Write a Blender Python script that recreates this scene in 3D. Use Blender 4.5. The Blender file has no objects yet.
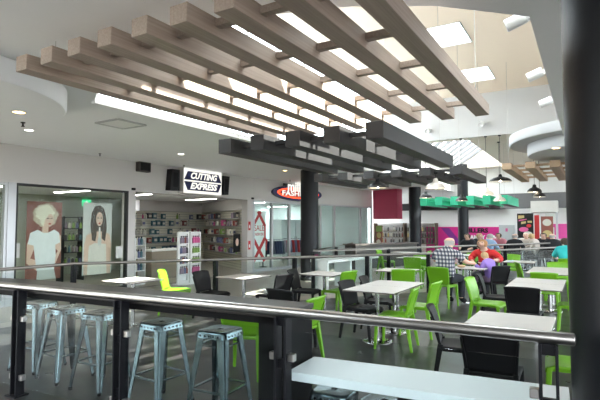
import bpy, bmesh, math, random
from mathutils import Vector, Matrix
random.seed(7)
PI = math.pi
SC = bpy.context.scene
COL = SC.collection
H = 1.65; F = 480.0; YAW = math.radians(31); PITCH = math.radians(2.98); HZ = 225.0
SY, CY = math.sin(YAW), math.cos(YAW)

# ------------------------------------------------------------------ survey helpers (turn a bearing and a distance into a point of the hall)
def D(px, d, z=0.0):
    u = (px - 300) / F
    return Vector((d * (-SY + CY * u), d * (CY + SY * u), z))
def G(px, py, z):
    v = (200 - py) / F; fh = math.cos(PITCH) - v * math.sin(PITCH); up = v * math.cos(PITCH) + math.sin(PITCH)
    k = (z - H) / up; xc = (px - 300) / F * k; d = fh * k
    return Vector((-SY * d + CY * xc, CY * d + SY * xc, z))

# ------------------------------------------------------------------ materials
def new_mat(name):
    m = bpy.data.materials.new(name); m.use_nodes = True
    nt = m.node_tree
    return m, nt, nt.nodes['Principled BSDF']
def M(name, col, rough=0.6, metal=0.0, var=0.08, scale=6.0, spec=0.5, stretch=None, bump=0.0):
    m, nt, b = new_mat(name)
    b.inputs['Roughness'].default_value = rough
    b.inputs['Metallic'].default_value = metal
    b.inputs['Specular IOR Level'].default_value = spec
    tc = nt.nodes.new('ShaderNodeTexCoord')
    mp = nt.nodes.new('ShaderNodeMapping')
    mp.inputs['Scale'].default_value = stretch or (1, 1, 1)
    nz = nt.nodes.new('ShaderNodeTexNoise')
    nz.inputs['Scale'].default_value = scale; nz.inputs['Detail'].default_value = 4
    mx = nt.nodes.new('ShaderNodeMix'); mx.data_type = 'RGBA'
    mx.inputs[6].default_value = tuple(c * (1 - var) for c in col) + (1,)
    mx.inputs[7].default_value = tuple(min(1, c * (1 + var)) for c in col) + (1,)
    L = nt.links.new
    L(tc.outputs['Object'], mp.inputs['Vector']); L(mp.outputs[0], nz.inputs['Vector'])
    L(nz.outputs['Fac'], mx.inputs[0]); L(mx.outputs[2], b.inputs['Base Color'])
    if bump:
        bp = nt.nodes.new('ShaderNodeBump'); bp.inputs['Strength'].default_value = bump; bp.inputs['Distance'].default_value = 0.01
        L(nz.outputs['Fac'], bp.inputs['Height']); L(bp.outputs[0], b.inputs['Normal'])
    return m
def emit(name, col, s):
    m = bpy.data.materials.new(name); m.use_nodes = True
    nt = m.node_tree; nt.nodes.clear()
    e = nt.nodes.new('ShaderNodeEmission'); o = nt.nodes.new('ShaderNodeOutputMaterial')
    e.inputs[0].default_value = (*col, 1); e.inputs[1].default_value = s
    nt.links.new(e.outputs[0], o.inputs[0])
    return m
def glass(name, tint, refl=0.06, ior=1.45):
    m = bpy.data.materials.new(name); m.use_nodes = True
    nt = m.node_tree; nt.nodes.clear()
    t = nt.nodes.new('ShaderNodeBsdfTransparent'); g = nt.nodes.new('ShaderNodeBsdfGlossy')
    t.inputs[0].default_value = (*tint, 1); g.inputs['Roughness'].default_value = 0.02
    lw = nt.nodes.new('ShaderNodeLayerWeight'); lw.inputs[0].default_value = .5
    pw = nt.nodes.new('ShaderNodeMath'); pw.operation = 'POWER'; pw.inputs[1].default_value = 4.0
    f = nt.nodes.new('ShaderNodeMath'); f.operation = 'MULTIPLY_ADD'; f.inputs[1].default_value = .40; f.inputs[2].default_value = .005
    nt.links.new(lw.outputs['Facing'], pw.inputs[0]); nt.links.new(pw.outputs[0], f.inputs[0])
    x = nt.nodes.new('ShaderNodeMixShader'); o = nt.nodes.new('ShaderNodeOutputMaterial')
    L = nt.links.new
    L(f.outputs[0], x.inputs[0]); L(t.outputs[0], x.inputs[1]); L(g.outputs[0], x.inputs[2]); L(x.outputs[0], o.inputs[0])
    return m
def tile_mat():
    m, nt, b = new_mat('dark_floor_tile')
    L = nt.links.new
    tc = nt.nodes.new('ShaderNodeTexCoord')
    br = nt.nodes.new('ShaderNodeTexBrick')
    br.offset = 0.5
    br.inputs['Scale'].default_value = 1.0
    br.inputs['Color1'].default_value = (.026, .025, .024, 1); br.inputs['Color2'].default_value = (.034, .0325, .031, 1)
    br.inputs['Mortar'].default_value = (.022, .021, .02, 1)
    br.inputs['Mortar Size'].default_value = 0.004; br.inputs['Brick Width'].default_value = 0.6; br.inputs['Row Height'].default_value = 0.6
    nz = nt.nodes.new('ShaderNodeTexNoise'); nz.inputs['Scale'].default_value = 3; nz.inputs['Detail'].default_value = 6
    mx = nt.nodes.new('ShaderNodeMix'); mx.data_type = 'RGBA'; mx.blend_type = 'MULTIPLY'; mx.inputs[0].default_value = .5
    L(tc.outputs['Object'], br.inputs['Vector']); L(tc.outputs['Object'], nz.inputs['Vector'])
    L(br.outputs['Color'], mx.inputs[6]); L(nz.outputs['Color'], mx.inputs[7]); L(mx.outputs[2], b.inputs['Base Color'])
    b.inputs['Specular IOR Level'].default_value = .28
    mr = nt.nodes.new('ShaderNodeMapRange'); mr.inputs[3].default_value = .22; mr.inputs[4].default_value = .42
    L(nz.outputs['Fac'], mr.inputs[0]); L(mr.outputs[0], b.inputs['Roughness'])
    return m
def wood_mat(name, c1, c2, rough=.5):
    m, nt, b = new_mat(name)
    L = nt.links.new
    tc = nt.nodes.new('ShaderNodeTexCoord'); mp = nt.nodes.new('ShaderNodeMapping')
    mp.inputs['Scale'].default_value = (60, 1.2, 60)
    nz = nt.nodes.new('ShaderNodeTexNoise'); nz.inputs['Scale'].default_value = 1.0; nz.inputs['Detail'].default_value = 5
    cr = nt.nodes.new('ShaderNodeValToRGB')
    cr.color_ramp.elements[0].position = .3; cr.color_ramp.elements[0].color = (*c1, 1)
    cr.color_ramp.elements[1].position = .7; cr.color_ramp.elements[1].color = (*c2, 1)
    L(tc.outputs['Object'], mp.inputs[0]); L(mp.outputs[0], nz.inputs['Vector']); L(nz.outputs['Fac'], cr.inputs[0]); L(cr.outputs[0], b.inputs['Base Color'])
    b.inputs['Roughness'].default_value = rough
    return m
def stripes_mat(name, c1, c2, pitch, axis=2, duty=.12, rough=.5):
    m, nt, b = new_mat(name)
    L = nt.links.new
    tc = nt.nodes.new('ShaderNodeTexCoord'); sp = nt.nodes.new('ShaderNodeSeparateXYZ')
    dv = nt.nodes.new('ShaderNodeMath'); dv.operation = 'DIVIDE'; dv.inputs[1].default_value = pitch
    fr = nt.nodes.new('ShaderNodeMath'); fr.operation = 'FRACT'
    lt = nt.nodes.new('ShaderNodeMath'); lt.operation = 'LESS_THAN'; lt.inputs[1].default_value = duty
    mx = nt.nodes.new('ShaderNodeMix'); mx.data_type = 'RGBA'
    mx.inputs[6].default_value = (*c1, 1); mx.inputs[7].default_value = (*c2, 1)
    L(tc.outputs['Object'], sp.inputs[0]); L(sp.outputs[axis], dv.inputs[0]); L(dv.outputs[0], fr.inputs[0]); L(fr.outputs[0], lt.inputs[0])
    L(lt.outputs[0], mx.inputs[0]); L(mx.outputs[2], b.inputs['Base Color'])
    b.inputs['Roughness'].default_value = rough
    return m
def plaid_mat():
    m, nt, b = new_mat('plaid_cotton')
    L = nt.links.new
    tc = nt.nodes.new('ShaderNodeTexCoord'); sp = nt.nodes.new('ShaderNodeSeparateXYZ'); L(tc.outputs['Object'], sp.inputs[0])
    def band(sock, pitch, duty):
        dv = nt.nodes.new('ShaderNodeMath'); dv.operation = 'DIVIDE'; dv.inputs[1].default_value = pitch
        fr = nt.nodes.new('ShaderNodeMath'); fr.operation = 'FRACT'
        lt = nt.nodes.new('ShaderNodeMath'); lt.operation = 'LESS_THAN'; lt.inputs[1].default_value = duty
        L(sock, dv.inputs[0]); L(dv.outputs[0], fr.inputs[0]); L(fr.outputs[0], lt.inputs[0]); return lt.outputs[0]
    ax = nt.nodes.new('ShaderNodeMath'); ax.operation = 'ADD'; L(sp.outputs[0], ax.inputs[0]); L(sp.outputs[1], ax.inputs[1])
    a = band(ax.outputs[0], .072, .5); c = band(sp.outputs[2], .072, .5)
    ad = nt.nodes.new('ShaderNodeMath'); ad.operation = 'ADD'; L(a, ad.inputs[0]); L(c, ad.inputs[1])
    hf = nt.nodes.new('ShaderNodeMath'); hf.operation = 'MULTIPLY'; hf.inputs[1].default_value = .5; L(ad.outputs[0], hf.inputs[0])
    cr = nt.nodes.new('ShaderNodeValToRGB'); cr.color_ramp.interpolation = 'CONSTANT'
    cr.color_ramp.elements[0].color = (.50, .48, .48, 1)
    cr.color_ramp.elements[1].position = .4; cr.color_ramp.elements[1].color = (.12, .13, .17, 1)
    e = cr.color_ramp.elements.new(.8); e.color = (.035, .037, .055, 1)
    L(hf.outputs[0], cr.inputs[0]); L(cr.outputs[0], b.inputs['Base Color']); b.inputs['Roughness'].default_value = .9
    return m

m_tile = tile_mat()
m_ceil = M('ceiling_paint', (.86, .87, .89), .8, var=.01)
m_wall = M('wall_paint', (.60, .575, .56), .75, var=.01)
m_white = M('white_paint', (.82, .82, .81), .6, var=.01)
m_vault = M('vault_cream', (.84, .70, .56), .8, var=.01)
m_wood = wood_mat('oak_laminate', (.34, .265, .215), (.45, .36, .295))
m_wood2 = wood_mat('warm_oak_laminate', (.38, .26, .16), (.46, .33, .22))
m_char = M('charcoal_laminate', (.036, .035, .036), .5, var=.12, spec=.3, scale=2, stretch=(20, 1, 20))
m_green = M('emerald_panel', (.02, .42, .24), .4, var=.05)
m_black = M('black_metal', (.007, .007, .008), .45, var=.1, spec=.35)
m_col = M('column_black', (.007, .008, .011), .45, var=.3, spec=.3, scale=14, stretch=(1, 1, .5), bump=.15)
m_steel = M('brushed_steel', (.38, .365, .35), .30, 1.0, var=.06, scale=3, stretch=(2, 40, 40))
m_postm = M('dark_post', (.007, .0073, .0095), .5, .0, var=.1, spec=.15)
m_galv = M('galvanised_steel', (.10, .135, .145), .24, .95, var=.4, scale=9)
m_top = M('counter_laminate', (.032, .028, .025), .36, var=.1, spec=.3)
m_blackp = M('black_panel', (.005, .005, .0055), .6, var=.1, spec=.1)
m_wtop = M('white_laminate', (.66, .70, .72), .4, var=.02)
m_table = M('pale_tabletop', (.52, .50, .475), .45, var=.03)
m_edge = M('table_edge', (.10, .085, .075), .5)
m_gchair = M('green_plastic', (.14, .36, .010), .42, var=.05)
m_bchair = M('black_plastic', (.007, .007, .008), .6, var=.1, spec=.22)
m_rail = M('aged_steel', (.20, .185, .17), .38, 1.0, var=.06)
m_chrome = M('chrome', (.42, .42, .42), .2, 1.0, var=.03)
m_glassr = glass('clear_glass', (.93, .96, .96))
m_glasss = glass('shop_glass', (.93, .96, .935))
m_glassf = glass('fashion_glass', (.94, .985, .975))
m_alu = M('aluminium', (.52, .52, .54), .4, .6, var=.03)
m_dframe = M('dark_frame', (.012, .013, .013), .5)
m_salon = M('salon_wall', (.40, .42, .35), .8, var=.02)
m_fash = M('fashion_wall', (.78, .84, .84), .8, var=.02)
m_shopfloor = M('shop_floor', (.40, .36, .31), .4, var=.06)
m_slat = stripes_mat('slatwall', (.74, .72, .60), (.30, .29, .24), .10, 2, .13)
m_tube = emit('fluorescent_tube', (1, .97, .9), 20)
m_dl = emit('downlight_glow', (1, .93, .8), 14)
m_dlw = emit('warm_downlight_glow', (1, .62, .25), 12)
m_mag = M('magenta_board', (.62, .02, .24), .5, var=.04)
m_pink = M('rose_panel', (.50, .055, .12), .55, var=.04)
m_red = M('red_vinyl', (.55, .025, .03), .5, var=.05)
m_navy = M('navy_panel', (.012, .016, .10), .45)
m_skin = M('skin', (.62, .36, .26), .55, var=.04)
m_skinp = M('pale_skin', (.68, .44, .34), .55, var=.04)
m_plaid = plaid_mat()

# ------------------------------------------------------------------ mesh builder
class MB:
    def __init__(s): s.v = []; s.f = []; s.mi = []; s.sm = []; s.cur = 0
    def add(s, vs, fs, smooth=False):
        b = len(s.v); s.v += [tuple(v) for v in vs]
        for f in fs: s.f.append([b + i for i in f]); s.mi.append(s.cur); s.sm.append(smooth)
    def mat(s, i): s.cur = i; return s
    def box(s, x0, x1, y0, y1, z0, z1, T=None):
        vs = [Vector(p) for p in ((x0,y0,z0),(x1,y0,z0),(x1,y1,z0),(x0,y1,z0),(x0,y0,z1),(x1,y0,z1),(x1,y1,z1),(x0,y1,z1))]
        if T is not None: vs = [T @ v for v in vs]
        s.add(vs, [(0,3,2,1),(4,5,6,7),(0,1,5,4),(1,2,6,5),(2,3,7,6),(3,0,4,7)]); return s
    def bbox(s, x0, x1, y0, y1, z0, z1, c=.004):   # box with chamfered top and bottom rims and corners
        def ring(k, z): return [(x0+k,y0+c,z),(x0+c,y0+k,z),(x1-c,y0+k,z),(x1-k,y0+c,z),(x1-k,y1-c,z),(x1-c,y1-k,z),(x0+c,y1-k,z),(x0+k,y1-c,z)]
        rs = [ring(c, z0), ring(0, z0+c), ring(0, z1-c), ring(c, z1)]
        vs = sum(rs, []); fs = [tuple(range(7,-1,-1)), tuple(range(24,32))]
        for r in range(3):
            for i in range(8): j=(i+1)%8; fs.append((r*8+i, r*8+j, r*8+8+j, r*8+8+i))
        s.add(vs, fs); return s
    def bar(s, a, b, w, h, up=(0,0,1), w2=None, h2=None):
        a, b = Vector(a), Vector(b); d = (b-a).normalized(); u = Vector(up)
        if abs(d.dot(u)) > .97: u = Vector((0,1,0))
        x = d.cross(u).normalized(); y = x.cross(d).normalized()
        w2 = w if w2 is None else w2; h2 = h if h2 is None else h2
        vs = [a-x*w/2-y*h/2, a+x*w/2-y*h/2, a+x*w/2+y*h/2, a-x*w/2+y*h/2, b-x*w2/2-y*h2/2, b+x*w2/2-y*h2/2, b+x*w2/2+y*h2/2, b-x*w2/2+y*h2/2]
        s.add(vs, [(3,2,1,0),(4,5,6,7),(0,1,5,4),(1,2,6,5),(2,3,7,6),(3,0,4,7)]); return s
    def tube(s, pts, r, seg=12, caps=True):
        pts = [Vector(p) for p in pts]; rs = r if isinstance(r, (list, tuple)) else [r]*len(pts)
        vs = []; n = len(pts); px = None
        for i, p in enumerate(pts):
            d = (pts[min(i+1,n-1)] - pts[max(i-1,0)]).normalized()
            if px is None:
                u = Vector((0,0,1)) if abs(d.z) < .9 else Vector((1,0,0)); px = d.cross(u).normalized()
            else: px = (px - d*px.dot(d)).normalized()
            py = d.cross(px)
            for k in range(seg):
                t = 2*PI*k/seg; vs.append(p + (px*math.cos(t) + py*math.sin(t))*rs[i])
        fs = []
        for i in range(n-1):
            for k in range(seg): j=(k+1)%seg; fs.append((i*seg+k, i*seg+j, i*seg+seg+j, i*seg+seg+k))
        s.add(vs, fs, True)
        if caps: s.add(vs[:seg], [tuple(range(seg-1,-1,-1))]); s.add(vs[-seg:], [tuple(range(seg))])
        return s
    def lathe(s, prof, c=(0,0,0), seg=24, smooth=True):
        vs = []; c = Vector(c)
        for r, z in prof:
            for k in range(seg): t=2*PI*k/seg; vs.append((c.x+r*math.cos(t), c.y+r*math.sin(t), c.z+z))
        fs = []
        for i in range(len(prof)-1):
            for k in range(seg): j=(k+1)%seg; fs.append((i*seg+k, i*seg+j, i*seg+seg+j, i*seg+seg+k))
        s.add(vs, fs, smooth); return s
    def disc(s, c, r, seg=24, down=True):
        c = Vector(c); vs = [(c.x+r*math.cos(2*PI*k/seg), c.y+r*math.sin(2*PI*k/seg), c.z) for k in range(seg)]
        s.add(vs, [tuple(range(seg))[::-1] if down else tuple(range(seg))]); return s
    def ball(s, c, r, seg=16, rings=10, sc=(1,1,1), keep=None):
        c = Vector(c); vs = []; fs = []
        for i in range(rings+1):
            a = PI*i/rings
            for k in range(seg):
                t = 2*PI*k/seg; vs.append(Vector((math.sin(a)*math.cos(t)*sc[0], math.sin(a)*math.sin(t)*sc[1], math.cos(a)*sc[2]))*r)
        for i in range(rings):
            for k in range(seg):
                j=(k+1)%seg; q=(i*seg+k, i*seg+seg+k, i*seg+seg+j, i*seg+j)
                if keep is None or keep(sum((vs[x] for x in q), Vector())/4/r): fs.append(q)
        s.add([v+c for v in vs], fs, True); return s
    def prism(s, poly, z0, z1):
        n=len(poly); vs=[(x,y,z0) for x,y in poly]+[(x,y,z1) for x,y in poly]
        fs=[tuple(range(n-1,-1,-1)), tuple(range(n,2*n))]+[(i,(i+1)%n,n+(i+1)%n,n+i) for i in range(n)]
        s.add(vs, fs); return s
    def plate(s, poly, O, U, V, t0, t1):   # a flat shape (2D poly) on plane O+U*x+V*y, from depth t0 to t1 along the normal UxV
        O,U,V = Vector(O),Vector(U),Vector(V); N=U.cross(V).normalized(); n=len(poly)
        vs=[O+U*x+V*y+N*t0 for x,y in poly]+[O+U*x+V*y+N*t1 for x,y in poly]
        s.add(vs,[tuple(range(n-1,-1,-1)),tuple(range(n,2*n))]+[(i,(i+1)%n,n+(i+1)%n,n+i) for i in range(n)]); return s
    def build(s, name, mats, parent=None, bevel=0):
        me = bpy.data.meshes.new(name); me.from_pydata(s.v, [], s.f); 
        mats = mats if isinstance(mats, (list, tuple)) else [mats]
        for m in mats: me.materials.append(m)
        for p, i, sm in zip(me.polygons, s.mi, s.sm): p.material_index = i; p.use_smooth = sm
        me.validate(); me.update()
        bm = bmesh.new(); bm.from_mesh(me); bmesh.ops.remove_doubles(bm, verts=bm.verts, dist=1e-5) if bevel == -1 else None
        bmesh.ops.recalc_face_normals(bm, faces=bm.faces); bm.to_mesh(me); bm.free()
        o = bpy.data.objects.new(name, me); COL.objects.link(o)
        if parent is not None: o.parent = parent
        if bevel > 0:
            b = o.modifiers.new('bevel', 'BEVEL'); b.width = bevel; b.segments = 2; b.limit_method = 'ANGLE'
        return o

def tag(o, label, cat, group=None, kind=None):
    o['label'] = label; o['category'] = cat
    if group: o['group'] = group
    if kind: o['kind'] = kind
    return o
def thing(name, label, cat, loc=(0,0,0), rz=0, group=None):
    o = bpy.data.objects.new(name, None); COL.objects.link(o)
    o.location = loc; o.rotation_euler = (0,0,rz); o.empty_display_size = .1
    return tag(o, label, cat, group)
def struct(name, mb, m):
    o = mb.build(name, m); o['kind'] = 'structure'; return o
CH = {}
def kids(o): return [c for c in bpy.data.objects if c.parent == o]
def dup(root, loc, rz, label, group=None):
    tree = CH.get(root.name)
    if tree is None: tree = CH[root.name] = [(c, kids(c)) for c in kids(root)]
    r = root.copy(); COL.objects.link(r); r.location = loc; r.rotation_euler = (0,0,rz); r['label'] = label
    if group: r['group'] = group
    for c, gs in tree:
        k = c.copy(); COL.objects.link(k); k.parent = r
        for g in gs: d = g.copy(); COL.objects.link(d); d.parent = k
    return r
def text(txt, size, m, O, U, V, parent, name='lettering', depth=.004, shear=0, bold=0, align='CENTER', width=None):
    cu = bpy.data.curves.new('txt', 'FONT'); cu.body = txt; cu.size = size; cu.extrude = depth/2; cu.shear = shear; cu.offset = bold
    cu.align_x = align; cu.align_y = 'CENTER'; cu.resolution_u = 3
    ob = bpy.data.objects.new('txt', cu); COL.objects.link(ob)
    dg = bpy.context.evaluated_depsgraph_get(); me = bpy.data.meshes.new_from_object(ob.evaluated_get(dg))
    bpy.data.objects.remove(ob)
    U, V = Vector(U).normalized(), Vector(V).normalized(); N = U.cross(V); O = Vector(O)
    k = 1.0
    if width:
        xs = [v.co.x for v in me.vertices]; k = width/(max(xs)-min(xs))
    for v in me.vertices: v.co = O + U*v.co.x*k + V*v.co.y + N*v.co.z
    me.materials.clear(); me.materials.append(m)
    o = bpy.data.objects.new(name, me); COL.objects.link(o); o.parent = parent
    return o

# ================================================================== THE SETTING
CZ = 3.30                     # low ceiling
XW = -10.1                    # shop front line
OX0, OX1 = -5.6, -0.36         # opening in the low ceiling
VZ = 5.6                      # vault
EY = 15.0                     # end of the vault
BY = 24.0                     # far wall
FA = Vector((XW, 13.6)); FB = Vector((-8.88, 21.5))     # fashion shop front, slightly turned
struct('floor', MB().box(-17, 8, -5, 26.5, -.1, 0), m_tile)
arc = [(-5.6,4.0),(-5.05,3.66),(-4.5,3.40),(-3.9,3.18),(-3.3,3.03),(-2.7,2.97),(-2.1,3.05),(-1.5,3.24),(-.95,3.56),(-.36,4.13)]
c = MB()
def q(mb, x0,x1,y0,y1,z): mb.add([(x0,y0,z),(x1,y0,z),(x1,y1,z),(x0,y1,z)], [(0,3,2,1)])
q(c, XW, OX0, .4, BY, CZ); q(c, OX1, 8, -5, 8.5, CZ); q(c, XW, -7.4, -5, .4, CZ); q(c, -7.4, -3.3, -5, -4.5, CZ); q(c, -3.3, OX1, -5, .4, CZ)
for (xa,ya),(xb,yb) in zip(arc, arc[1:]): c.add([(xa,.4,CZ),(xb,.4,CZ),(xb,yb,CZ),(xa,ya,CZ)], [(0,3,2,1)])
struct('ceiling', c, m_ceil)
# unseen rooflight and upstand, added so sun bounces up to the low ceiling
f = MB()
for a,b in (((-7.4,-4.5),(-3.3,-4.5)),((-3.3,-4.5),(-3.3,.4)),((-3.3,.4),(-7.4,.4)),((-7.4,.4),(-7.4,-4.5))): f.bar((*a,CZ+.12),(*b,CZ+.12),.05,.24)
f.bar((-5.35,-4.5,CZ+.2),(-5.35,.4,CZ+.2),.05,.06)
o = struct('window_16', f, m_white)
MB().box(-7.4,-3.3,-4.5,.4,CZ+.24,CZ+.246).build('pane', m_glassr, o)
c = MB(); c.add([(XW,-5,.003),(-8.1,-5,.003),(-8.1,5.45,.003),(-3.5,11.8,.003),(-3.5,BY,.003),(XW,BY,.003)],[(0,1,2,3,4,5)]); c.add([(-8.1,-5,.003),(-4.5,-5,.003),(-4.5,.9,.003),(-8.1,.9,.003)],[(0,1,2,3)])  # corridor strip, plus an unseen pale patch added to bounce sun upward
struct('floor_corridor_and_bounce', c, M('pale_stone', (.34,.31,.27), .35, var=.12, scale=2.5))
# reveal round the opening
w = MB()
for (xa,ya),(xb,yb) in zip(arc, arc[1:]): w.add([(xa,ya,CZ),(xb,yb,CZ),(xb,yb,VZ),(xa,ya,VZ)], [(0,1,2,3)])
struct('wall_vault_near', w, m_white)
struct('trim_vault_edge', MB().box(OX1, OX1+.08, 4.13, EY, CZ+.002, CZ+.40).box(OX1,1.5,4.05,4.13,CZ+.002,VZ), m_white)
struct('wall_vault_right', MB().box(1.42, 1.5, 4.13, EY, CZ+.002, VZ), m_white)
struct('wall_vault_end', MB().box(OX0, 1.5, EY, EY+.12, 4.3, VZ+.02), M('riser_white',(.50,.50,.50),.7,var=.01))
# vault roof with a long rooflight overhead and two small ones
xs = [OX0, -3.15, -2.75, -2.35, -2.05, -1.55, .30, 1.5]; ys = [2.0, 2.9, 7.3, 9.45, 10.65, 12.5, 13.7, EY]
v = MB(); holes = []
for i in range(len(xs)-1):
    for j in range(len(ys)-1):
        x0,x1,y0,y1 = xs[i],xs[i+1],ys[j],ys[j+1]
        if y0 == 2.9 and (x0 in (-3.15, -2.75) or x0 == -1.55): continue
        if -2.76 < x0 < -2.06 and y0 in (9.45, 12.5): continue
        q(v, x0,x1,y0,y1,VZ)
struct('ceiling_vault', v, m_vault)
n = 0
for (x0,x1,y0,y1) in ((-1.55,.30,2.9,7.3),(-3.15,-2.35,2.9,7.3),(-2.75,-2.05,9.45,10.65),(-2.75,-2.05,12.5,13.7)):
    n += 1
    f = MB()
    for a,b in (((x0,y0),(x1,y0)),((x1,y0),(x1,y1)),((x1,y1),(x0,y1)),((x0,y1),(x0,y0))):
        f.bar((a[0],a[1],VZ+.06),(b[0],b[1],VZ+.06),.04,.12)
    o = struct('window_%d' % n, f, m_white)
    MB().box(x0,x1,y0,y1,VZ+.10,VZ+.106).build('pane', m_glassr, o)
# clerestory along the left side of the opening
f = MB(); f.box(OX0-.05,OX0+.02,4.0,BY,VZ-.12,VZ)
for y in [4.0+1.1*i for i in range(0, 11)]: f.box(OX0-.05,OX0+.01,y,y+.05,CZ+.06,VZ-.12)
f.box(OX0-.05,OX0+.02,4.0,EY,CZ-.03,CZ+.06)
o = struct('window_14', f, m_white)
MB().box(OX0-.03,OX0-.024,4.0,EY,CZ+.06,VZ-.12).build('pane', m_glassr, o)
struct('wall_vault_left', MB().box(OX0-.05,OX0+.03,EY+.12,BY,CZ-.03,VZ), m_white)
# flat higher ceiling beyond the vault, with a glazed strip
xs = [OX0, -5.45, -3.15, 5.0]; ys = [EY+.1, 15.4, 23.2, BY]
v = MB()
for i in range(3):
    for j in range(3):
        if i == 1 and j == 1: continue
        q(v, xs[i],xs[i+1],ys[j],ys[j+1],4.3)
q(v, 1.5, 5.0, 8.5, EY+.1, 4.3)
struct('ceiling_far', v, M('far_ceiling_cream',(.70,.64,.56),.8,var=.01))
f = MB()
for k in range(12):
    y = 15.4+7.8*k/11; f.bar((-5.45,y,4.3),(-3.15,y,5.85),.10,.12)
f.bar((-5.45,15.4,4.34),(-5.45,23.2,4.34),.08,.1); f.bar((-3.15,15.4,5.85),(-3.15,23.2,5.85),.08,.1)
o = struct('window_15', f, M('mullion_grey',(.16,.165,.17),.5))
g_ = MB(); g_.add([(-5.45,15.4,4.36),(-5.45,23.2,4.36),(-3.15,23.2,5.91),(-3.15,15.4,5.91),(-5.454,15.4,4.366),(-5.454,23.2,4.366),(-3.154,23.2,5.916),(-3.154,15.4,5.916)],[(0,1,2,3),(7,6,5,4),(0,4,5,1),(1,5,6,2),(2,6,7,3),(3,7,4,0)]); g_.build('pane', m_glassr, o)
c = MB(); c.add([(-3.15,15.4,5.92),(-3.15,23.2,5.92),(-3.15,23.2,4.3),(-3.15,15.4,4.3)],[(0,1,2,3)]); c.add([(-5.45,15.4,4.3),(-3.15,15.4,5.92),(-3.15,15.4,4.3)],[(0,1,2)]); c.add([(-5.45,23.2,4.3),(-3.15,23.2,5.92),(-3.15,23.2,4.3)],[(0,1,2)])
struct('ceiling_lantern', c, M('lantern_cream',(.66,.60,.52),.8,var=.01))
struct('wall_back', MB().box(-12, 5, BY, BY+.15, 0, VZ), m_white)
struct('wall_added_front', MB().box(XW, .2, -5.15, -5, 0, CZ+.3), M('added_wall_grey',(.30,.29,.28),.8))  # unseen wall added to keep bright sky out of the balustrade glass
f = MB()
for k in range(9): f.box(4.9,5.0,9.0+k*1.86,9.08+k*1.86,0,4.3)
f.box(4.9,5.0,9.0,BY,4.2,VZ); f.box(4.9,5.0,9.0,BY,0,.1); f.box(4.91,4.99,9.0,BY,2.4,2.48)
o = struct('window_17', f, m_alu)  # unseen glazed side, added to bring daylight to the far walls
MB().box(4.94,4.946,9.0,BY,.1,4.2).build('pane', m_glassr, o)
struct('wall_vault_drop', MB().box(1.5, 5.0, 8.45, 8.5, CZ+.002, VZ), m_white)

# dropped ceiling discs
d = MB(); d.lathe([(1.54,CZ-.002),(1.54,3.08),(1.52,3.06)], (-6.4,2.3,0), 64); d.disc((-6.4,2.3,3.06),1.52,64)
struct('ceiling_disc', d, m_ceil)
d = MB(); d.disc((.6,12,3.62),2.12,64,False); d.lathe([(2.12,3.62),(2.12,3.44),(2.1,3.42)], (.6,12,0), 64); d.disc((.6,12,3.42),2.1,64)
d.lathe([(1.75,3.42),(1.75,3.20),(1.73,3.18)], (.6,12,0), 64); d.disc((.6,12,3.18),1.73,64)
for k in range(3): d.tube([(.6+1.5*math.cos(.4+2.1*k),12+1.5*math.sin(.4+2.1*k),3.6),(.6+1.5*math.cos(.4+2.1*k),12+1.5*math.sin(.4+2.1*k),VZ if .6+1.5*math.cos(.4+2.1*k)<1.5 else 4.3)],.012,8)
struct('ceiling_disc', d, M('disc_grey_paint',(.50,.50,.51),.8,var=.01))

# ---------------- shop fronts on the left
BB = 2.52
w = MB()
w.box(XW-.25, XW, -5, 13.6, BB, CZ)                           # bulkhead
w.box(XW-.25, XW, 8.27, 8.50, 0, BB)                          # pier between the two shops
w.box(XW-.25, XW, 13.28, 13.60, 0, BB)
struct('wall_left', w, m_wall)
fd = (FB-FA).normalized(); fn = Vector((fd.y, -fd.x))         # along / out of the fashion front
def fp(t, off=0, z=0): p = FA + fd*t + fn*off; return Vector((p.x, p.y, z))
FL = (FB-FA).length
TF = Matrix(((fd.x, fn.x, 0, FA.x), (fd.y, fn.y, 0, FA.y), (0,0,1,0), (0,0,0,1)))
struct('wall_fashion_front', MB().box(0, FL, -.25, 0, BB, CZ, TF), m_wall)
w = MB(); w.box(-15.1,-15.0,-2,12.3,0,2.9); w.prism([(-15.0,12.22),(XW-.25,8.30),(XW-.25,8.36),(-15.0,12.28)],0,2.9)
struct('wall_salon', w, m_salon)
PA=Vector((-15.0,16.5)); PB=Vector((XW-.25,13.62)); pd=(PB-PA).normalized(); pn=Vector((pd.y,-pd.x)); PL=(PB-PA).length   # partition between hair and fashion shops
TP=Matrix(((pd.x, pn.x, 0, PA.x), (pd.y, pn.y, 0, PA.y), (0,0,1,0), (0,0,0,1)))
w = MB(); w.box(-15.1,-15.0,12.3,16.5,0,2.2); w.box(0,PL-.35,-.04,0,0,2.2,TP)
struct('wall_cutting_back', w, m_slat)
w = MB(); w.box(-15.1,-14.75,12.6,16.5,2.2,2.9); w.box(0,PL,-.10,-.045,0,2.9,TP); w.box(0,PL,-.045,.2,2.2,2.9,TP)
struct('wall_cutting_side', w, m_wall)
struct('wall_fashion_back', MB().box(1.6,FL+1,-6.1,-6,0,2.9,TF).box(FL-.1,FL,-6,-.25,0,2.9,TF), m_fash)
c = MB(); c.add([(-15.1,-2,2.62),(XW-.2,-2,2.62),(XW-.2,13.6,2.62),(-15.1,16.6,2.62)],[(3,2,1,0)]); struct('ceiling_shops', c, m_ceil)
a_=fp(FL,-.2); b_=fp(FL,-6); c = MB(); c.add([(XW-.2,13.62,2.64),(-15.1,16.62,2.64),(-15.9,17.0,2.64),(b_.x,b_.y,2.64),(a_.x,a_.y,2.64)],[(0,1,2,3,4)]); struct('ceiling_fashion', c, m_ceil)
c = MB(); c.add([(-15,-2,.004),(XW-.12,-2,.004),(XW-.12,13.6,.004),(-15,16.5,.004)],[(0,1,2,3)])
struct('floor_shops', c, m_shopfloor)
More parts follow.
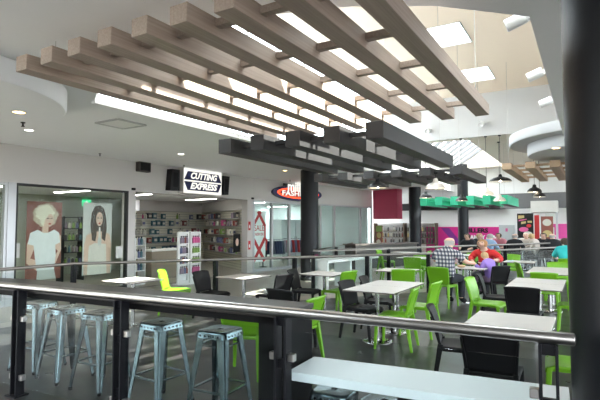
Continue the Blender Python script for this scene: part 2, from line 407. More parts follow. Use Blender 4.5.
a_=fp(FL,-.1); b_=fp(FL,-6); c = MB(); c.add([(XW-.1,13.7,.004),(-15.0,16.6,.004),(-15.9,17.0,.004),(b_.x,b_.y,.004),(a_.x,a_.y,.004)],[(4,3,2,1,0)]); struct('floor_fashion', c, m_shopfloor)
def win_frame(i, y0, y1, mf, mg, fr=.05, z1=BB):
    f = MB(); f.box(XW-.1,XW+.005,y0,y0+fr,0,z1); f.box(XW-.1,XW+.005,y1-fr,y1,0,z1); f.box(XW-.1,XW+.005,y0+fr,y1-fr,z1-fr,z1); f.box(XW-.1,XW+.005,y0+fr,y1-fr,0,.12)
    o = struct('window_%d' % i, f, mf)
    MB().box(XW-.05,XW-.044,y0+fr,y1-fr,.12,z1-fr).build('pane', mg, o); return o
win_frame(6, 5.44, 8.27, m_dframe, m_glasss)
win_frame(7, 2.2, 5.28, m_alu, m_glasss)
struct('trim_1', MB().box(XW-.12,XW+.03,5.28,5.44,0,BB), m_alu)
# fashion shop front: panes between aluminium posts
ts = [.02, .98, 1.95, 2.95, 3.9, 4.9, 6.95, FL]
for i in range(len(ts)-1):
    a, b = ts[i], ts[i+1]
    f = MB(); f.box(a,a+.07,-.1,0,0,BB,TF); f.box(b-.02,b,-.1,0,0,BB,TF); f.box(a+.07,b-.02,-.1,0,BB-.06,BB,TF); f.box(a+.07,b-.02,-.1,0,0,.1,TF)
    o = struct('window_%d' % (8+i), f, m_alu)
    MB().box(a+.07,b-.02,-.05,-.044,.1,BB-.06,TF).build('pane', m_glassf, o)

# ================================================================== COLUMNS
def column(p, r, z1, label):
    t = thing('round_column', label, 'column', (p.x,p.y,0))
    t['kind'] = 'structure'
    MB().lathe([(r,0.0),(r,z1)],(0,0,0),48).build('shaft', m_col, t)
    MB().lathe([(r,.0),(r+.012,.0),(r+.012,.1),(r,.1)],(0,0,0),48).build('base_ring', m_black, t)
column(Vector((.24,3.34)), .355, CZ, 'thick black round column close by on the right at the end of the steel rail')
column(D(309.5,14.5), .27, CZ, 'black round column in front of the fashion shop sign')
column(D(415,21), .26, 4.3, 'black round column beside the magenta hoarding and the deli shelves')
column(D(463,21), .225, 4.3, 'black round column standing in front of the middle of the magenta hoarding')

# ================================================================== NEAR BALUSTRADE
RY = 2.88
bal = thing('balustrade', 'glass balustrade with thick steel handrail and twin black posts in the foreground', 'railing', (0,RY,0))
hr = MB(); hr.tube([(-7.6,0,1.045),(-.085,0,1.045)], .034, 20); 
hr.ball((-.085,0,1.045),.034,16,8,(.35,1,1)); hr.build('handrail', m_steel, bal)
PX = [-6.4, -4.81, -3.42, -1.85, -.206]
for k, x in enumerate(PX):
    p = MB()
    for s in (-1,1): p.bbox(x+s*.040-.008, x+s*.040+.008, -.045,.045, 0, 1.012, .002)
    for z in (.25,.69,.98): p.box(x-.032,x+.032,-.014,.014,z-.03,z+.03)
    p.box(x-.08,x+.08,-.07,.07,0,.012)
    po = p.build('post', m_postm, bal)
    for z in (.18,.74):
        for s in (-1,1):
            if k == len(PX)-1 and s == 1: continue
            MB().bbox(x+s*.072-.024,x+s*.072+.024,-.024,.024,z-.026,z+.026,.004).build('clamp', m_steel, po)
for a, b in zip(PX, PX[1:]):
    MB().box(a+.062,b-.062,-.006,.006,.09,.92).build('glass_panel', m_glassr, bal)

# ================================================================== BAR COUNTER behind the balustrade
bc = thing('bar_counter', 'long dark bar counter with black apron behind the glass balustrade', 'counter', (0,0,0))
MB().prism([(-6.9,2.93),(-1.88,2.93),(-1.88,3.44),(-5.3,3.46),(-6.9,3.30)], .985, 1.025).build('worktop', m_top, bc, .004)
MB().box(-6.9,-1.97,2.96,2.99,.93,.985).build('apron', m_blackp, bc)
MB().box(-2.10,-1.89,2.96,3.43,0,.985).build('end_panel', m_blackp, bc, .003)
MB().box(-6.88,-6.72,2.99,3.27,0,.985).build('end_panel', m_blackp, bc, .003)
wc = thing('bench_counter', 'low white bench counter behind the front glass panel', 'counter', (0,0,0))
MB().prism([(-1.84,2.93),(-.10,2.98),(-.10,3.46),(-1.84,3.36)], .565, .625).build('worktop', m_wtop, wc, .004)
for x in (-1.05, -.2): MB().box(x-.03,x+.03,3.02,3.36,0,.565).build('leg', m_blackp, wc)

def swing(o):      # the balustrade line runs 3.6 degrees off the hall grid
    P=Vector((-.1,2.88,0)); Rm=Matrix.Rotation(math.radians(3.6),4,'Z'); l=o.location-P
    o.location=P+Rm@l+Vector((0,.07,0)); o.rotation_euler.z+=math.radians(3.6)
for o in (bal,bc,wc): swing(o)
# ================================================================== STOOLS
def make_stool(h, name, label, group, base=.215, top=.14):
    t = thing(name, label, 'stool', (0,0,0), 0, group)
    s = MB(); r = top+.012
    def rr(k, z):
        out=[]; c=.05
        for cx,cy,a0 in ((1,1,0),(-1,1,90),(-1,-1,180),(1,-1,270)):
            for a in (0,30,60,90):
                A=math.radians(a0+a); out.append(((cx*(r-c)+c*math.cos(A))*k, (cy*(r-c)+c*math.sin(A))*k, z))
        return out
    rings=[rr(1.05,h-.06), rr(1.0,h-.02), rr(.97,h-.004), rr(.90,h), rr(.82,h-.003), rr(.16,h-.006)]
    vs=sum(rings,[]); fs=[]
    for i in range(len(rings)-1):
        for k in range(16): j=(k+1)%16; fs.append((i*16+k,i*16+j,i*16+16+j,i*16+16+k))
    s.add(vs,fs,True)
    s.add(rr(.99,h-.055),[tuple(range(16))])
    seat = s.build('seat', m_galv, t)
    hm = MB()
    for i in range(4):
        T = Matrix.Rotation(i*PI/2,4,'Z')
        for k in range(-2,3): hm.add([T@Vector((k*.045+.010*math.cos(a),-r*1.035,h-.040+.010*math.sin(a))) for a in [2*PI*q_/8 for q_ in range(8)]],[tuple(range(8))])
    hm.build('skirt_hole', m_blackp, seat)
    for sx in (-1,1):
        for sy in (-1,1):
            l = MB(); a=Vector((sx*top,sy*top,h-.03)); b=Vector((sx*base,sy*base,.02))
            # folded sheet channel: an L section with a rounded outer edge, tapering down
            def sec(p, w):
                return [p+Vector((-sx*w,0,0)), p+Vector((-sx*w*.25,sy*w*.02,0)), p+Vector((-sx*w*.06,-sy*w*.06,0)), p+Vector((-sx*w*-.02,-sy*w*.25,0)), p+Vector((0,-sy*w,0)), p+Vector((-sx*w*.16,-sy*w,0)), p+Vector((-sx*w*.3,-sy*w*.3,0)), p+Vector((-sx*w,-sy*w*.16,0))]
            A=sec(a,.075); B=sec(b,.034)
            l.add(A+B,[(i,(i+1)%8,8+(i+1)%8,8+i) for i in range(8)]+[tuple(range(8)),tuple(range(8,16))])
            lo=l.build('leg', m_galv, t)
            f=MB(); f.lathe([(.0,0),(.018,0),(.02,.03),(.0,.03)],(b.x-sx*.012,b.y-sy*.012,0),10); f.build('rubber_foot', m_bchair, lo)
    z=h*.36; k=top+(base-top)*(1-z/h)-.012
    for i in range(4):
        T=Matrix.Rotation(i*PI/2,4,'Z')
        MB().bar(T@Vector((-k,-k,z)),T@Vector((k,-k,z)),.026,.012).build('footrest', m_galv, t)
    z=h*.84; k=top+(base-top)*(1-z/h)-.014
    for i in range(4):
        T=Matrix.Rotation(i*PI/2,4,'Z')
        MB().bar(T@Vector((-k,-k,z)),T@Vector((k,-k,z)),.02,.008).build('stretcher', m_galv, t)
    return t
SG = 'tall metal stools along the dark bar counter'
st = make_stool(.76, 'bar_stool', '', SG)
sl = ['tall galvanised metal stool nearest the right end of the dark bar counter', 'second tall galvanised stool from the counter right end, beside a twin black post',
      'tall galvanised stool just left of the middle twin post, third from the counter right end', 'tall galvanised stool fourth from the right end of the dark counter',
      'leftmost tall galvanised stool, partly behind the far left black post']
for i,(x,y,a) in enumerate([(-2.75,3.24,4),(-3.44,3.22,-3),(-4.32,3.24,5),(-4.93,3.24,-4),(-5.52,3.28,8)]):
    if i == 0: st.location=(x,y,0); st.rotation_euler.z=math.radians(a); st['label']=sl[0]
    else: dup(st,(x,y,0),math.radians(a),sl[i])
ls = make_stool(.45, 'low_stool', 'low galvanised stool at the left end beneath the white bench counter', 'low metal stools under the white bench', .17, .135)
ls.location=(-1.64,3.22,0); ls.rotation_euler.z=.1
dup(ls,(-1.24,3.20,0),-.12,'low galvanised stool right of the other one beneath the white bench counter')

# ================================================================== CHAIRS AND TABLES
def make_chair(m, name, label, group):
    t = thing(name, label, 'chair', (0,0,0), 0, group)
    # seat: a slightly dished shell; local front is +Y
    def grid(fn, nu, nv, th, off):
        mb = MB(); top=[]; bot=[]
        for i in range(nu+1):
            for j in range(nv+1):
                p, n = fn(i/nu, j/nv); top.append(p); bot.append(p-n*th)
        W=nv+1; N=len(top); fs=[]
        for i in range(nu):
            for j in range(nv):
                a=i*W+j; fs.append((a,a+1,a+W+1,a+W)); fs.append((N+a,N+a+W,N+a+W+1,N+a+1))
        for i in range(nu): a=i*W; fs.append((a,a+W,N+a+W,N+a)); a=i*W+nv; fs.append((a,N+a,N+a+W,a+W))
        for j in range(nv): a=j; fs.append((a,N+a,N+a+1,a+1)); a=nu*W+j; fs.append((a,a+1,N+a+1,N+a))
        mb.add(top+bot,fs,True); return mb
    def fs_(u,v):
        x=(u-.5)*.44*(1-.06*(1-v)); y=-.20+.43*v
        z=.45-.018*math.sin(PI*u)*math.sin(PI*v)-(.03*(v-.85)/.15 if v>.85 else 0)
        return Vector((x,y,z)), Vector((0,0,1))
    grid(fs_,10,12,.028,0).build('seat', m, t)
    def fb(u,v):
        x=(u-.5)*(.40+.05*v); z=.46+.36*v; y=-.185-.02*v-.075*v*v-.035*math.sin(PI*u)*v
        if v>.9: z-=abs(u-.5)**3*.12
        return Vector((x,y,z)), Vector((0,1,.15)).normalized()
    grid(fb,12,10,.018,0).build('backrest', m, t)
    for sx in (-1,1):
        l=MB(); l.bar((sx*.195,.195,.435),(sx*.215,.225,0),.05,.045,(0,1,0),.03,.03); l.build('leg', m, t, .006)
        l=MB(); l.bar((sx*.185,-.185,.47),(sx*.215,-.265,0),.045,.055,(0,1,0),.03,.032)
        l.bar((sx*.185,-.185,.45),(sx*.215,-.275,.74),.03,.03,(0,1,0),.018,.018); l.build('leg', m, t, .006)
    l=MB(); l.bar((-.19,.19,.415),(.19,.19,.415),.02,.03); l.bar((-.19,.19,.415),(-.19,-.18,.42),.02,.03); l.bar((.19,.19,.415),(.19,-.18,.42),.02,.03)
    l.build('seat_frame', m, t)
    return t
gch = make_chair(m_gchair, 'cafe_chair', '', 'green cafe chairs'); bch = make_chair(m_bchair, 'cafe_chair', '', 'black cafe chairs')
used = {}
def chair(kind, x, y, deg, label, group=None):
    src = gch if kind == 'g' else bch
    if kind not in used:
        used[kind]=1; CH[src.name]=[(c, kids(c)) for c in kids(src)]
        src.location=(x,y,0); src.rotation_euler.z=math.radians(deg); src['label']=label
        if group: src['group']=group
        return src
    return dup(src,(x,y,0),math.radians(deg),label,group or src_group[kind])
src_group={'g':'green cafe chairs','b':'black cafe chairs'}
PXd, MXd, PYd, MYd = -90, 90, 0, 180      # facing +X, -X, +Y, -Y
def make_table(sx, sy, label, poles=1):
    t = thing('cafe_table', label, 'table', (0,0,0), 0, 'cafe tables')
    seam = MB(); seam.bbox(-sx/2,sx/2,-sy/2,sy/2,.722,.742,.003); tp=seam.build('tabletop', m_table, t)
    MB().box(-sx/2-.0015,sx/2+.0015,-sy/2-.0015,sy/2+.0015,.722,.737).build('edge_band', m_edge, tp)
    if poles == 2: MB().box(-sx/2,sx/2,-.0015,.0015,.7415,.7425).build('seam', m_edge, tp)
    for k in range(poles):
        y = 0 if poles == 1 else (-sy/4 if k == 0 else sy/4)
        p=MB(); p.tube([(0,y,.012),(0,y,.715)],.032,16); p.build('pedestal', m_chrome, t)
        p=MB(); p.lathe([(0,.022),(.035,.022),(.20,.013),(.215,.006),(.215,.0),(0,0)],(0,y,0),32); p.build('base_disc', m_chrome, t)
        p=MB(); p.box(-.13,.13,y-.13,y+.13,.712,.722); p.build('bracket', m_black, t)
    return t
def place_table(sx, sy, x, y, label, poles=1, deg=0):
    t = make_table(sx, sy, label, poles); t.location=(x,y,0); t.rotation_euler.z=math.radians(deg); return t
place_table(.75,1.4,-2.62,6.85,'long pale table of two pushed together in the middle of the food court',2)
place_table(.70,.70,-4.30,8.05,'small pale table by the green chair below the black column')
place_table(.70,.70,-3.35,9.40,'small pale table beyond the long middle table, near the inner rail')
place_table(.70,.70,-5.28,6.85,'small pale table between two black chairs, in front of the sale poster')
place_table(.70,.70,-6.50,5.45,'sunlit pale table just behind the left half of the dark counter')
place_table(.72,.80,-.66,5.00,'pale table nearest the camera, behind the steel rail on the right')
place_table(.75,1.5,-.72,8.35,'long pale table right of the centre with a black chair at its near end',2)
place_table(.75,1.6,-.68,10.85,'pale table beside the thick column with a green chair at its near end',2)
place_table(.70,.70,-1.50,13.1,'small pale table with folded paper beyond the child')
place_table(.70,.70,-2.20,10.72,'small pale table where the man in the plaid shirt sits')
chair('g',-2.29,6.32,MXd+6,'nearer of two green chairs on the right side of the long middle table')
chair('g',-2.23,7.20,MXd-4,'farther of two green chairs on the right side of the long middle table')
chair('b',-2.89,6.60,PXd-5,'nearer of two black chairs on the left side of the long middle table')
chair('b',-2.91,7.36,PXd+8,'farther of two black chairs on the left side of the long middle table')
chair('g',-4.04,8.10,MXd-14,'green chair at the right of the small table below the black column')
chair('b',-4.54,7.78,PXd+10,'black chair at the left of the small table below the black column')
chair('b',-5.80,6.62,PXd+4,'black chair left of the table in front of the sale poster')
chair('b',-4.78,7.05,MXd-10,'black chair right of the table in front of the sale poster')
chair('b',-3.45,5.55,PYd-8,'black chair with its back to us behind the right end of the dark counter')
chair('g',-3.03,4.95,MXd,'green chair standing just beyond the black end panel of the counter')
chair('g',-3.31,4.35,PYd+20,'green chair seen below the dark counter beside the nearest bar stool')
chair('g',-6.66,6.58,PXd+31,'green chair behind the sunlit table on the left')
chair('b',-1.15,5.08,PXd+12,'black chair at the left side of the nearest table')
chair('b',-.72,4.36,PYd+3,'black chair with its back to the rail at the nearest table')
chair('g',-.14,4.90,MXd+4,'green chair half hidden by the thick column at the nearest table')
chair('b',-.80,7.42,PYd,'black chair at the near end of the long table on the right')
chair('g',-.22,8.45,MXd,'green chair right of the long table on the right, beside the column')
chair('g',-1.38,8.00,PXd-6,'green chair at the left side of the long table on the right')
chair('b',-1.36,8.75,PXd+6,'black chair at the left side of the long table on the right')
chair('g',-.70,9.80,PYd,'green chair with its back to us at the table by the thick column')
chair('g',-.15,10.9,MXd,'green chair on the column side of the table beyond')
chair('g',-1.15,11.95,PXd+20,'green chair beyond the table by the column, left one')
chair('g',-.62,12.0,MYd,'green chair at the far end of the table by the column')
chair('g',-3.15,9.1,PYd+25,'green chair beside the small table near the inner rail')
man_ch = chair('g',-2.57,9.93,PYd-8,'green chair the man in the plaid shirt sits on')
kid_ch = chair('b',-1.77,10.83,48,'black chair the small child in purple sits on')
wom_ch = chair('b',-2.10,11.55,MYd-10,'black chair under the woman in the red top')
# beyond the inner rail
FT = [(-4.2,13.2,'white table beyond the inner rail left of the seated man'),(-3.2,15.2,'white table beyond both rails behind the seated man'),(-5.3,15.6,'far white table in front of the deli shelves'),(-2.1,19.2,'far table where the group of older people sit, left end'),(-.9,19.6,'far table where the group of older people sit, right end')]
for x,y,l in FT: place_table(.8,.8,x,y,l)
FCH=[(-4.75,12.75,-60,'green chair left of the white table beyond the inner rail'),(-3.65,13.1,90,'green chair right of the white table beyond the inner rail'),(-4.3,13.85,180,'green chair behind the white table beyond the inner rail'),
     (-4.0,12.5,10,'green chair in front of the white table beyond the inner rail'),(-3.75,15.1,-90,'green chair left of the table beyond both rails'),(-2.65,15.3,90,'green chair right of the table beyond both rails'),(-3.2,15.85,175,'green chair behind the table beyond both rails'),
     (-5.9,15.5,-90,'green chair left of the far table in front of the deli'),(-4.75,15.6,90,'green chair right of the far table in front of the deli'),(-1.9,14.6,180,'green chair behind the woman in red, near the second rail'),(-2.9,17.3,150,'green chair in front of the magenta hoarding')]
for x,y,a,l in FCH: chair('g',x,y,a,l,'green chairs beyond the inner rail')

# ================================================================== INNER RAILS
def rail(pts, posts, label, mpost, h=1.0, r=.028):
    t = thing('handrail_barrier', label, 'railing', (pts[0][0],pts[0][1],0)); o=Vector((pts[0][0],pts[0][1],0))
    P=[Vector((x,y,h))-o for x,y in pts]
    MB().tube(P,r,14).build('handrail', m_rail, t)
    for x,y in posts:
        MB().box(x-o.x-.045,x-o.x+.045,y-o.y-.03,y-o.y+.03,0,h-.02).build('post', mpost, t)
    for a,b in zip(P,P[1:]):
        d=(b-a); d.z=0; u=d.normalized()*.06; a0=a+u; b0=b-u
        MB().bar((a0.x,a0.y,.5),(b0.x,b0.y,.5),.01,.78).build('glass_panel', m_glassr, t)
    return t
def lerp(a,b,t): return (a[0]+(b[0]-a[0])*t, a[1]+(b[1]-a[1])*t)
A0,A1,A2,A3=(-7.81,1.3),(-8.01,5.38),(-3.39,11.74),(-.67,17.4)
rail([A0,A1,A2,A3],[A1,lerp(A1,A2,.33),lerp(A1,A2,.55),lerp(A1,A2,.78),A2,lerp(A2,A3,.5),A3],'long steel topped inner rail with dark posts running across the food court',m_postm,.95)
B0,B1,B2,B3=(-7.3,15.8),(-5.98,10.6),(-2.4,17.2),(-.9,20.0)
rail([B0,B1,B2,B3],[lerp(B0,B1,.5),B1,lerp(B1,B2,.33),lerp(B1,B2,.66),B2,B3],'second steel rail farther back starting beside the black column',m_postm)
wt = thing('bench_counter', 'sunlit white counter with panel legs beyond the inner rail', 'counter', (0,0,0))
a=D(319,12.2); b=D(372,14.2); d=(b-a).normalized(); nrm=Vector((d.y,-d.x,0)); cc=(a+b)/2
wt.location=(cc.x,cc.y,0); wt.rotation_euler.z=math.atan2(d.y,d.x); L2=(b-a).length/2
MB().box(-L2,L2,-.28,.28,.70,.77).build('worktop', m_white, wt)
for k in (-1,-.2,.6): MB().box(k*L2 if k>-1 else -L2,k*L2+.06 if k>-1 else -L2+.06,-.26,.26,0,.70).build('leg', m_white, wt)

# ================================================================== CANOPIES
def canopy(label, x0, n, step_, bw, bh, y0, y1, zb, bars, m, zt, mb_=None, hang=True, barh=.05):
    t = thing('slatted_canopy', label, 'canopy', (x0,y0,zb), 0, 'suspended slatted canopies')
    ln=y1-y0; at=step_ if isinstance(step_,list) else [k*step_ for k in range(n)]
    for k in range(n):
        b=MB(); x=at[k]; b.bbox(x,x+bw,0,ln,0,bh,.003)
        o=b.build('beam', m if mb_ is None else [m,mb_], t)
        if mb_ is not None:
            for p in o.data.polygons:
                if abs(p.normal.z)>.5: p.material_index=1
    for y in bars:
        MB().box(.02,at[-1]+bw-.02,y-y0-.03,y-y0+.03,bh*.5,bh*.5+barh).build('cross_bar', m, t)
    if hang:
        for k in (0,n-1):
            for y in (bars[0],bars[-1]):
                p0=Vector((at[k]+bw/2,y-y0,bh*.9)); z=zt(x0+p0.x,y)-zb
                MB().tube([p0,(p0.x,p0.y,z)],.003,6).build('hanger', m_steel, t)
    return t
def soffit(x,y):
    if OX0<x<OX1:
        ya=arc[0][1]
        for (xa,p),(xb,r) in zip(arc,arc[1:]):
            if xa<=x<=xb: ya=p+(r-p)*(x-xa)/(xb-xa)
        if y<ya: return CZ
        return VZ if y<EY else 4.3
    if x>=OX1 and x<1.5 and 4.2<y<EY: return VZ
    return CZ if y < 8.5 or x < OX0 else 4.3
canopy('pale timber slatted canopy hanging close overhead', -4.14, 9, [0,.36,.72,1.08,1.45,1.82,2.20,2.61,3.01], .155, .13, 2.2, 5.97, 2.95, [2.5,3.25,4.0,4.8,5.6], m_wood, soffit)
canopy('large charcoal slatted canopy hanging below the end of the timber one', -4.43, 5, .557, .22, .20, 5.15, 8.45, 2.65, [5.45,6.3,7.15,8.0], m_char, soffit)
canopy('charcoal slatted canopy farther back, above the two middle pendant lamps', -5.45, 6, .62, .24, .17, 9.7, 12.3, 2.66, [10.0,10.8,11.6,12.1], m_char, soffit)
canopy('emerald green slatted canopy above the far tables', -5.05, 6, .52, .24, .30, 16.6, 19.4, 2.32, [16.8,17.7,18.6,19.2], m_green, soffit, m_char)
canopy('small warm timber slatted canopy beside the thick column', -1.72, 5, .50, .21, .15, 12.1, 16.0, 2.95, [12.4,13.4,14.4,15.5], m_wood2, lambda x,y: 3.18 if (x-.6)**2+(y-12)**2<1.7**2 else (3.42 if (x-.6)**2+(y-12)**2<2.1**2 else soffit(x,y)))

# ================================================================== PENDANT LAMPS
m_lampin = M('lamp_inner', (.85,.83,.78), .4); m_bulb = emit('bulb_glow', (1,.86,.62), 30)
def pendant(px, yb, w, m, label, d=None, top=None):
    u=(px-300)/F
    if d is None: d=(EY+.06)/(CY+SY*u)
    R=w*d/F/2; p=D(px,d); z=H+(HZ-yb)*d/F
    t=thing('pendant_lamp', label, 'lamp', (p.x,p.y,z), 0, 'dome pendant lamps')
    s=MB(); s.lathe([(R,0),(R*.97,.02),(R*.86,.065),(R*.62,.105),(R*.33,.13),(.055,.15),(.045,.20),(.03,.215),(0,.217)],(0,0,0),32); s.build('lamp_shade', m, t)
    s=MB(); s.lathe([(R*.99,.002),(R*.84,.06),(R*.6,.10),(.05,.125),(0,.126)],(0,0,0),32); s.build('reflector', m_lampin, t)
    MB().ball((0,0,.045),.04,12,8).build('bulb', m_bulb, t)
    zt=(top or 4.3)-z
    MB().tube([(0,0,.21),(0,0,zt-.02)],.006,6).build('cord', m_black, t)
    MB().lathe([(.045,zt),(.045,zt-.03),(0,zt-.03)],(0,0,0),12).build('ceiling_cap', m_black, t)
m_lampw = M('pale_enamel', (.62,.58,.52), .3, .3)
pendant(378,188,19,m_black,'black dome pendant lamp, leftmost, above the rose panel',10.6,2.745)
pendant(436,188.5,20,m_lampw,'pale dome pendant lamp above the seated man, under the charcoal canopy',9.97,2.745)
pendant(426,198,13,m_black,'small dark pendant lamp at the left end of the green canopy')
pendant(462,201,12,m_black,'small dark pendant lamp over the black column before the magenta hoarding')
pendant(487,195,14,m_lampw,'pale pendant lamp above the right end of the green canopy')
pendant(501,181.5,22,m_black,'largest black dome pendant lamp, left of the small timber canopy')
pendant(535,192,14,m_black,'black pendant lamp below the small timber canopy')
pendant(540,197,12,m_black,'black pendant lamp above the white kiosk, lower of the pair')
pendant(500,201,12,m_lampw,'small pale pendant lamp in front of the dark far bulkhead',15.2)

# ================================================================== CEILING FITTINGS
def downlight(p, z, m, label, r=.07):
    t=thing('downlight', label, 'light', (p.x,p.y,z), 0, 'recessed downlights')
    MB().lathe([(r+.02,0),(r+.02,-.006),(r,-.008),(r,-.001)],(0,0,0),24).build('rim', m_white, t)
    MB().disc((0,0,-.002),r,24).build('lens', m, t)
downlight(G(19,112,3.06),3.06,m_dlw,'warm glowing downlight in the left ceiling disc')
downlight(G(29,130,CZ),CZ,m_dl,'bright white downlight beside the left ceiling disc')
downlight(G(181,154,CZ),CZ,m_dl,'bright downlight in front of the hair shop sign')
downlight(G(285,170.5,CZ),CZ,m_dlw,'warm downlight in the ceiling near the fashion shop sign')
downlight(G(556,148,3.18),3.18,m_dlw,'warm downlight in the right ceiling disc')
p=G(121,123.5,CZ); t=thing('ceiling_hatch','square white access hatch in the low ceiling left of the timber canopy','hatch',(p.x,p.y,CZ)); 
MB().box(-.24,.24,-.24,.24,-.014,-.004).build('panel', m_white, t)
f=MB()
for a,b in (((-.27,-.27),(.27,-.27)),((.27,-.27),(.27,.27)),((.27,.27),(-.27,.27)),((-.27,.27),(-.27,-.27))): f.bar((*a,-.01),(*b,-.01),.045,.02)
f.build('frame', m_alu, t)
for i,(px,py,l) in enumerate(((23,122.3,'small dark sprinkler head at the rim of the left ceiling disc'),(100,153.5,'small dark sprinkler head above the salon window'),(184,165,'small dark sprinkler head above the hair shop sign'),(290,180,'small dark sprinkler head above the fashion shop sign'))):
    p=G(px,py,CZ if i else 3.06); t=thing('sprinkler',l,'sprinkler',(p.x,p.y,CZ if i else 3.06),0,'ceiling sprinklers')
    MB().lathe([(.03,0),(.03,-.012),(.012,-.015),(.012,-.05),(.025,-.055),(.025,-.06),(0,-.06)],(0,0,0),12).build('body', m_black, t)
def spot(p, rz, tilt, label, sc_=.72):
    t=thing('spotlight', label, 'light', p, rz, 'white can spotlights'); t.scale=(sc_,)*3
    MB().box(-.04,.04,-.05,.0,-.04,.04).build('wall_bracket', m_white, t)
    b=MB(); T=Matrix.Translation((0,-.17,-.03))@Matrix.Rotation(tilt,4,'X')
    pr=[(0,-.12),(.07,-.12),(.075,-.1),(.075,.10),(.068,.115),(.066,.06),(0,.06)]
    vs=[];seg=20
    for r,z in pr:
        for k in range(seg): vs.append(T@Vector((r*math.cos(2*PI*k/seg),r*math.sin(2*PI*k/seg),z)))
    b.add(vs,[(i*seg+k,i*seg+(k+1)%seg,i*seg+seg+(k+1)%seg,i*seg+seg+k) for i in range(len(pr)-1) for k in range(seg)],True); b.build('can', m_white, t)
    MB().bar((0,-.05,0),(0,-.15,-.02),.02,.02).build('arm', m_white, t)
spot((OX1,4.32,3.38),-PI/2,1.9,'white can spotlight nearest, on the right edge of the ceiling opening')
spot((OX1,6.0,3.38),-PI/2,1.9,'white can spotlight second along the right edge of the ceiling opening')
spot((OX1,7.6,3.42),-PI/2,1.9,'white can spotlight third along the right edge of the ceiling opening')
spot((D(484,14.2).x,EY,4.66),0,1.9,'white can spotlight on the far end wall above the glazed strip, right one',1.0)
spot((D(430,15).x,EY,4.62),0,1.9,'white can spotlight on the far end wall above the timber canopy, left one',1.0)

# ================================================================== SIGNS
UY=Vector((0,1,0)); UZ=Vector((0,0,1))
# on the X = XW front, facing +X: image right is +Y
def yfront(px, X=XW): u=(px-300)/F; return X*(CY+SY*u)/(-SY+CY*u)
def zat(px, py, X=XW): u=(px-300)/F; d=X/(-SY+CY*u); return H+(HZ-py)*d/F
m_lit = emit('sign_white_glow', (1,.98,.9), .95)
SX=XW+.22
y0,y1=yfront(183,SX),yfront(221.5,SX); z0,z1=zat(202,194.5,SX),zat(202,169.5,SX); yc=(y0+y1)/2; zc=(z0+z1)/2; hw=(y1-y0)/2; hh=(z1-z0)/2
sg=thing('shop_sign','lit white box sign with navy panels lettered CUTTING EXPRESS','sign',(SX,yc,zc))
MB().box(-.22,-.003,-hw,hw,-hh,hh).build('case', [m_wall], sg)
MB().box(-.003,0,-hw+.015,hw-.015,-hh+.015,hh-.015).build('light_panel', m_lit, sg)
for s in (1,-1):
    a=.86*hw; b=.95*hw
    poly=[(-a,.06*hh*s),(-b if 0 else -.97*hw,.06*hh*s),(-.80*hw,.74*hh*s),(.80*hw,.74*hh*s),(.97*hw,.06*hh*s)]
    poly=poly[1:]
    MB().plate(poly if s<0 else poly[::-1],(0,0,0),UY,UZ,.001,.008).build('name_panel', m_navy, sg)
text('CUTTING',.25,m_lit,(.010,0,.40*hh),UY,UZ,sg,shear=.3,bold=.010,width=1.38*hw)
text('EXPRESS',.25,m_lit,(.010,0,-.40*hh),UY,UZ,sg,shear=.3,bold=.010,width=1.42*hw)
for s,l in ((-1,'dark loudspeaker box on the left of the hair shop sign'),(1,'dark loudspeaker box on the right of the hair shop sign')):
    yy=yc+s*(hw+.27); t=thing('wall_speaker',l,'speaker',(XW,yy,zc),0,'speaker boxes flanking the hair shop sign')
    k=-s
    MB().add
    b=MB(); w0=.15
    b.plate([(-w0-.05*(s<0),-hh*.85),(w0-.0*(s<0)-.06*(s>0),-hh*.85),(w0,hh*.75),(-w0+.0,hh*.75)],(0,0,0),UY,UZ,0,.2); b.build('case', m_black, t, .006)
    MB().box(.2,.206,-w0*.6,w0*.5,-hh*.6,hh*.5).build('grille', m_bchair, t)
yy=(yfront(134)+yfront(147))/2; t=thing('wall_speaker','dark speaker box on the white bulkhead above the shop pier','speaker',(XW,yy,zat(140,167)))
MB().bbox(.0,.16,-.19,.19,-.13,.13,.01).build('case', M('brown_plastic',(.05,.042,.038),.6), t)
MB().box(.16,.165,-.16,.16,-.10,.10).build('grille', m_bchair, t)
for px,l in ((132.5,'small dark door sensor above the left jamb of the hair shop'),(252,'small dark door sensor above the right jamb of the hair shop')):
    t=thing('door_sensor',l,'sensor',(XW,yfront(px),BB+.06),0,'door sensors of the hair shop'); MB().bbox(.0,.05,-.05,.05,-.03,.03,.004).build('case', m_bchair, t)
# fashion shop oval sign
def ft(px):
    u=(px-300)/F; r=Vector((-SY+CY*u, CY+SY*u))
    # FA + fd t = r d
    det=fd.x*(-r.y)+r.x*fd.y
    return (-FA.x*(-r.y)+(-r.x)*FA.y)/det if abs(det)>1e-9 else 0
def fdist(px):
    t=ft(px); p=FA+fd*t; return p.x*-SY+p.y*CY
tc_=(ft(271)+ft(319.5))/2; hw=(ft(319.5)-ft(271))/2; dd=fdist(295); zc=H+(HZ-193.5)*dd/F
pO=fp(tc_,.12,zc); fs=thing('shop_sign','navy oval fashion shop sign with red neon ring and white lettering','sign',pO,0)
U=Vector((fd.x,fd.y,0))
def ell(a,b,n=40): return [(a*math.cos(2*PI*k/n),b*math.sin(2*PI*k/n)) for k in range(n)]
hv=.29
MB().plate(ell(hw,hv),(0,0,0),U,UZ,-.12,0).build('backing', m_navy, fs)
m_neon=emit('neon_red_glow',(1,.08,.03),2.2)
MB().plate(ell(hw*.86,hv*.72),(0,0,0),U,UZ,.001,.012).build('oval_ring', m_neon, fs)
MB().plate(ell(hw*.78,hv*.55),(0,0,0),U,UZ,.012,.02).build('oval_field', M('sign_red',(.65,.05,.03),.4), fs)
text('FASHIONS',.26,m_lit,U*-.0+Vector((0,0,-.03))+Vector((fn.x,fn.y,0))*.022,U,UZ,fs,bold=.006,width=hw*1.38)
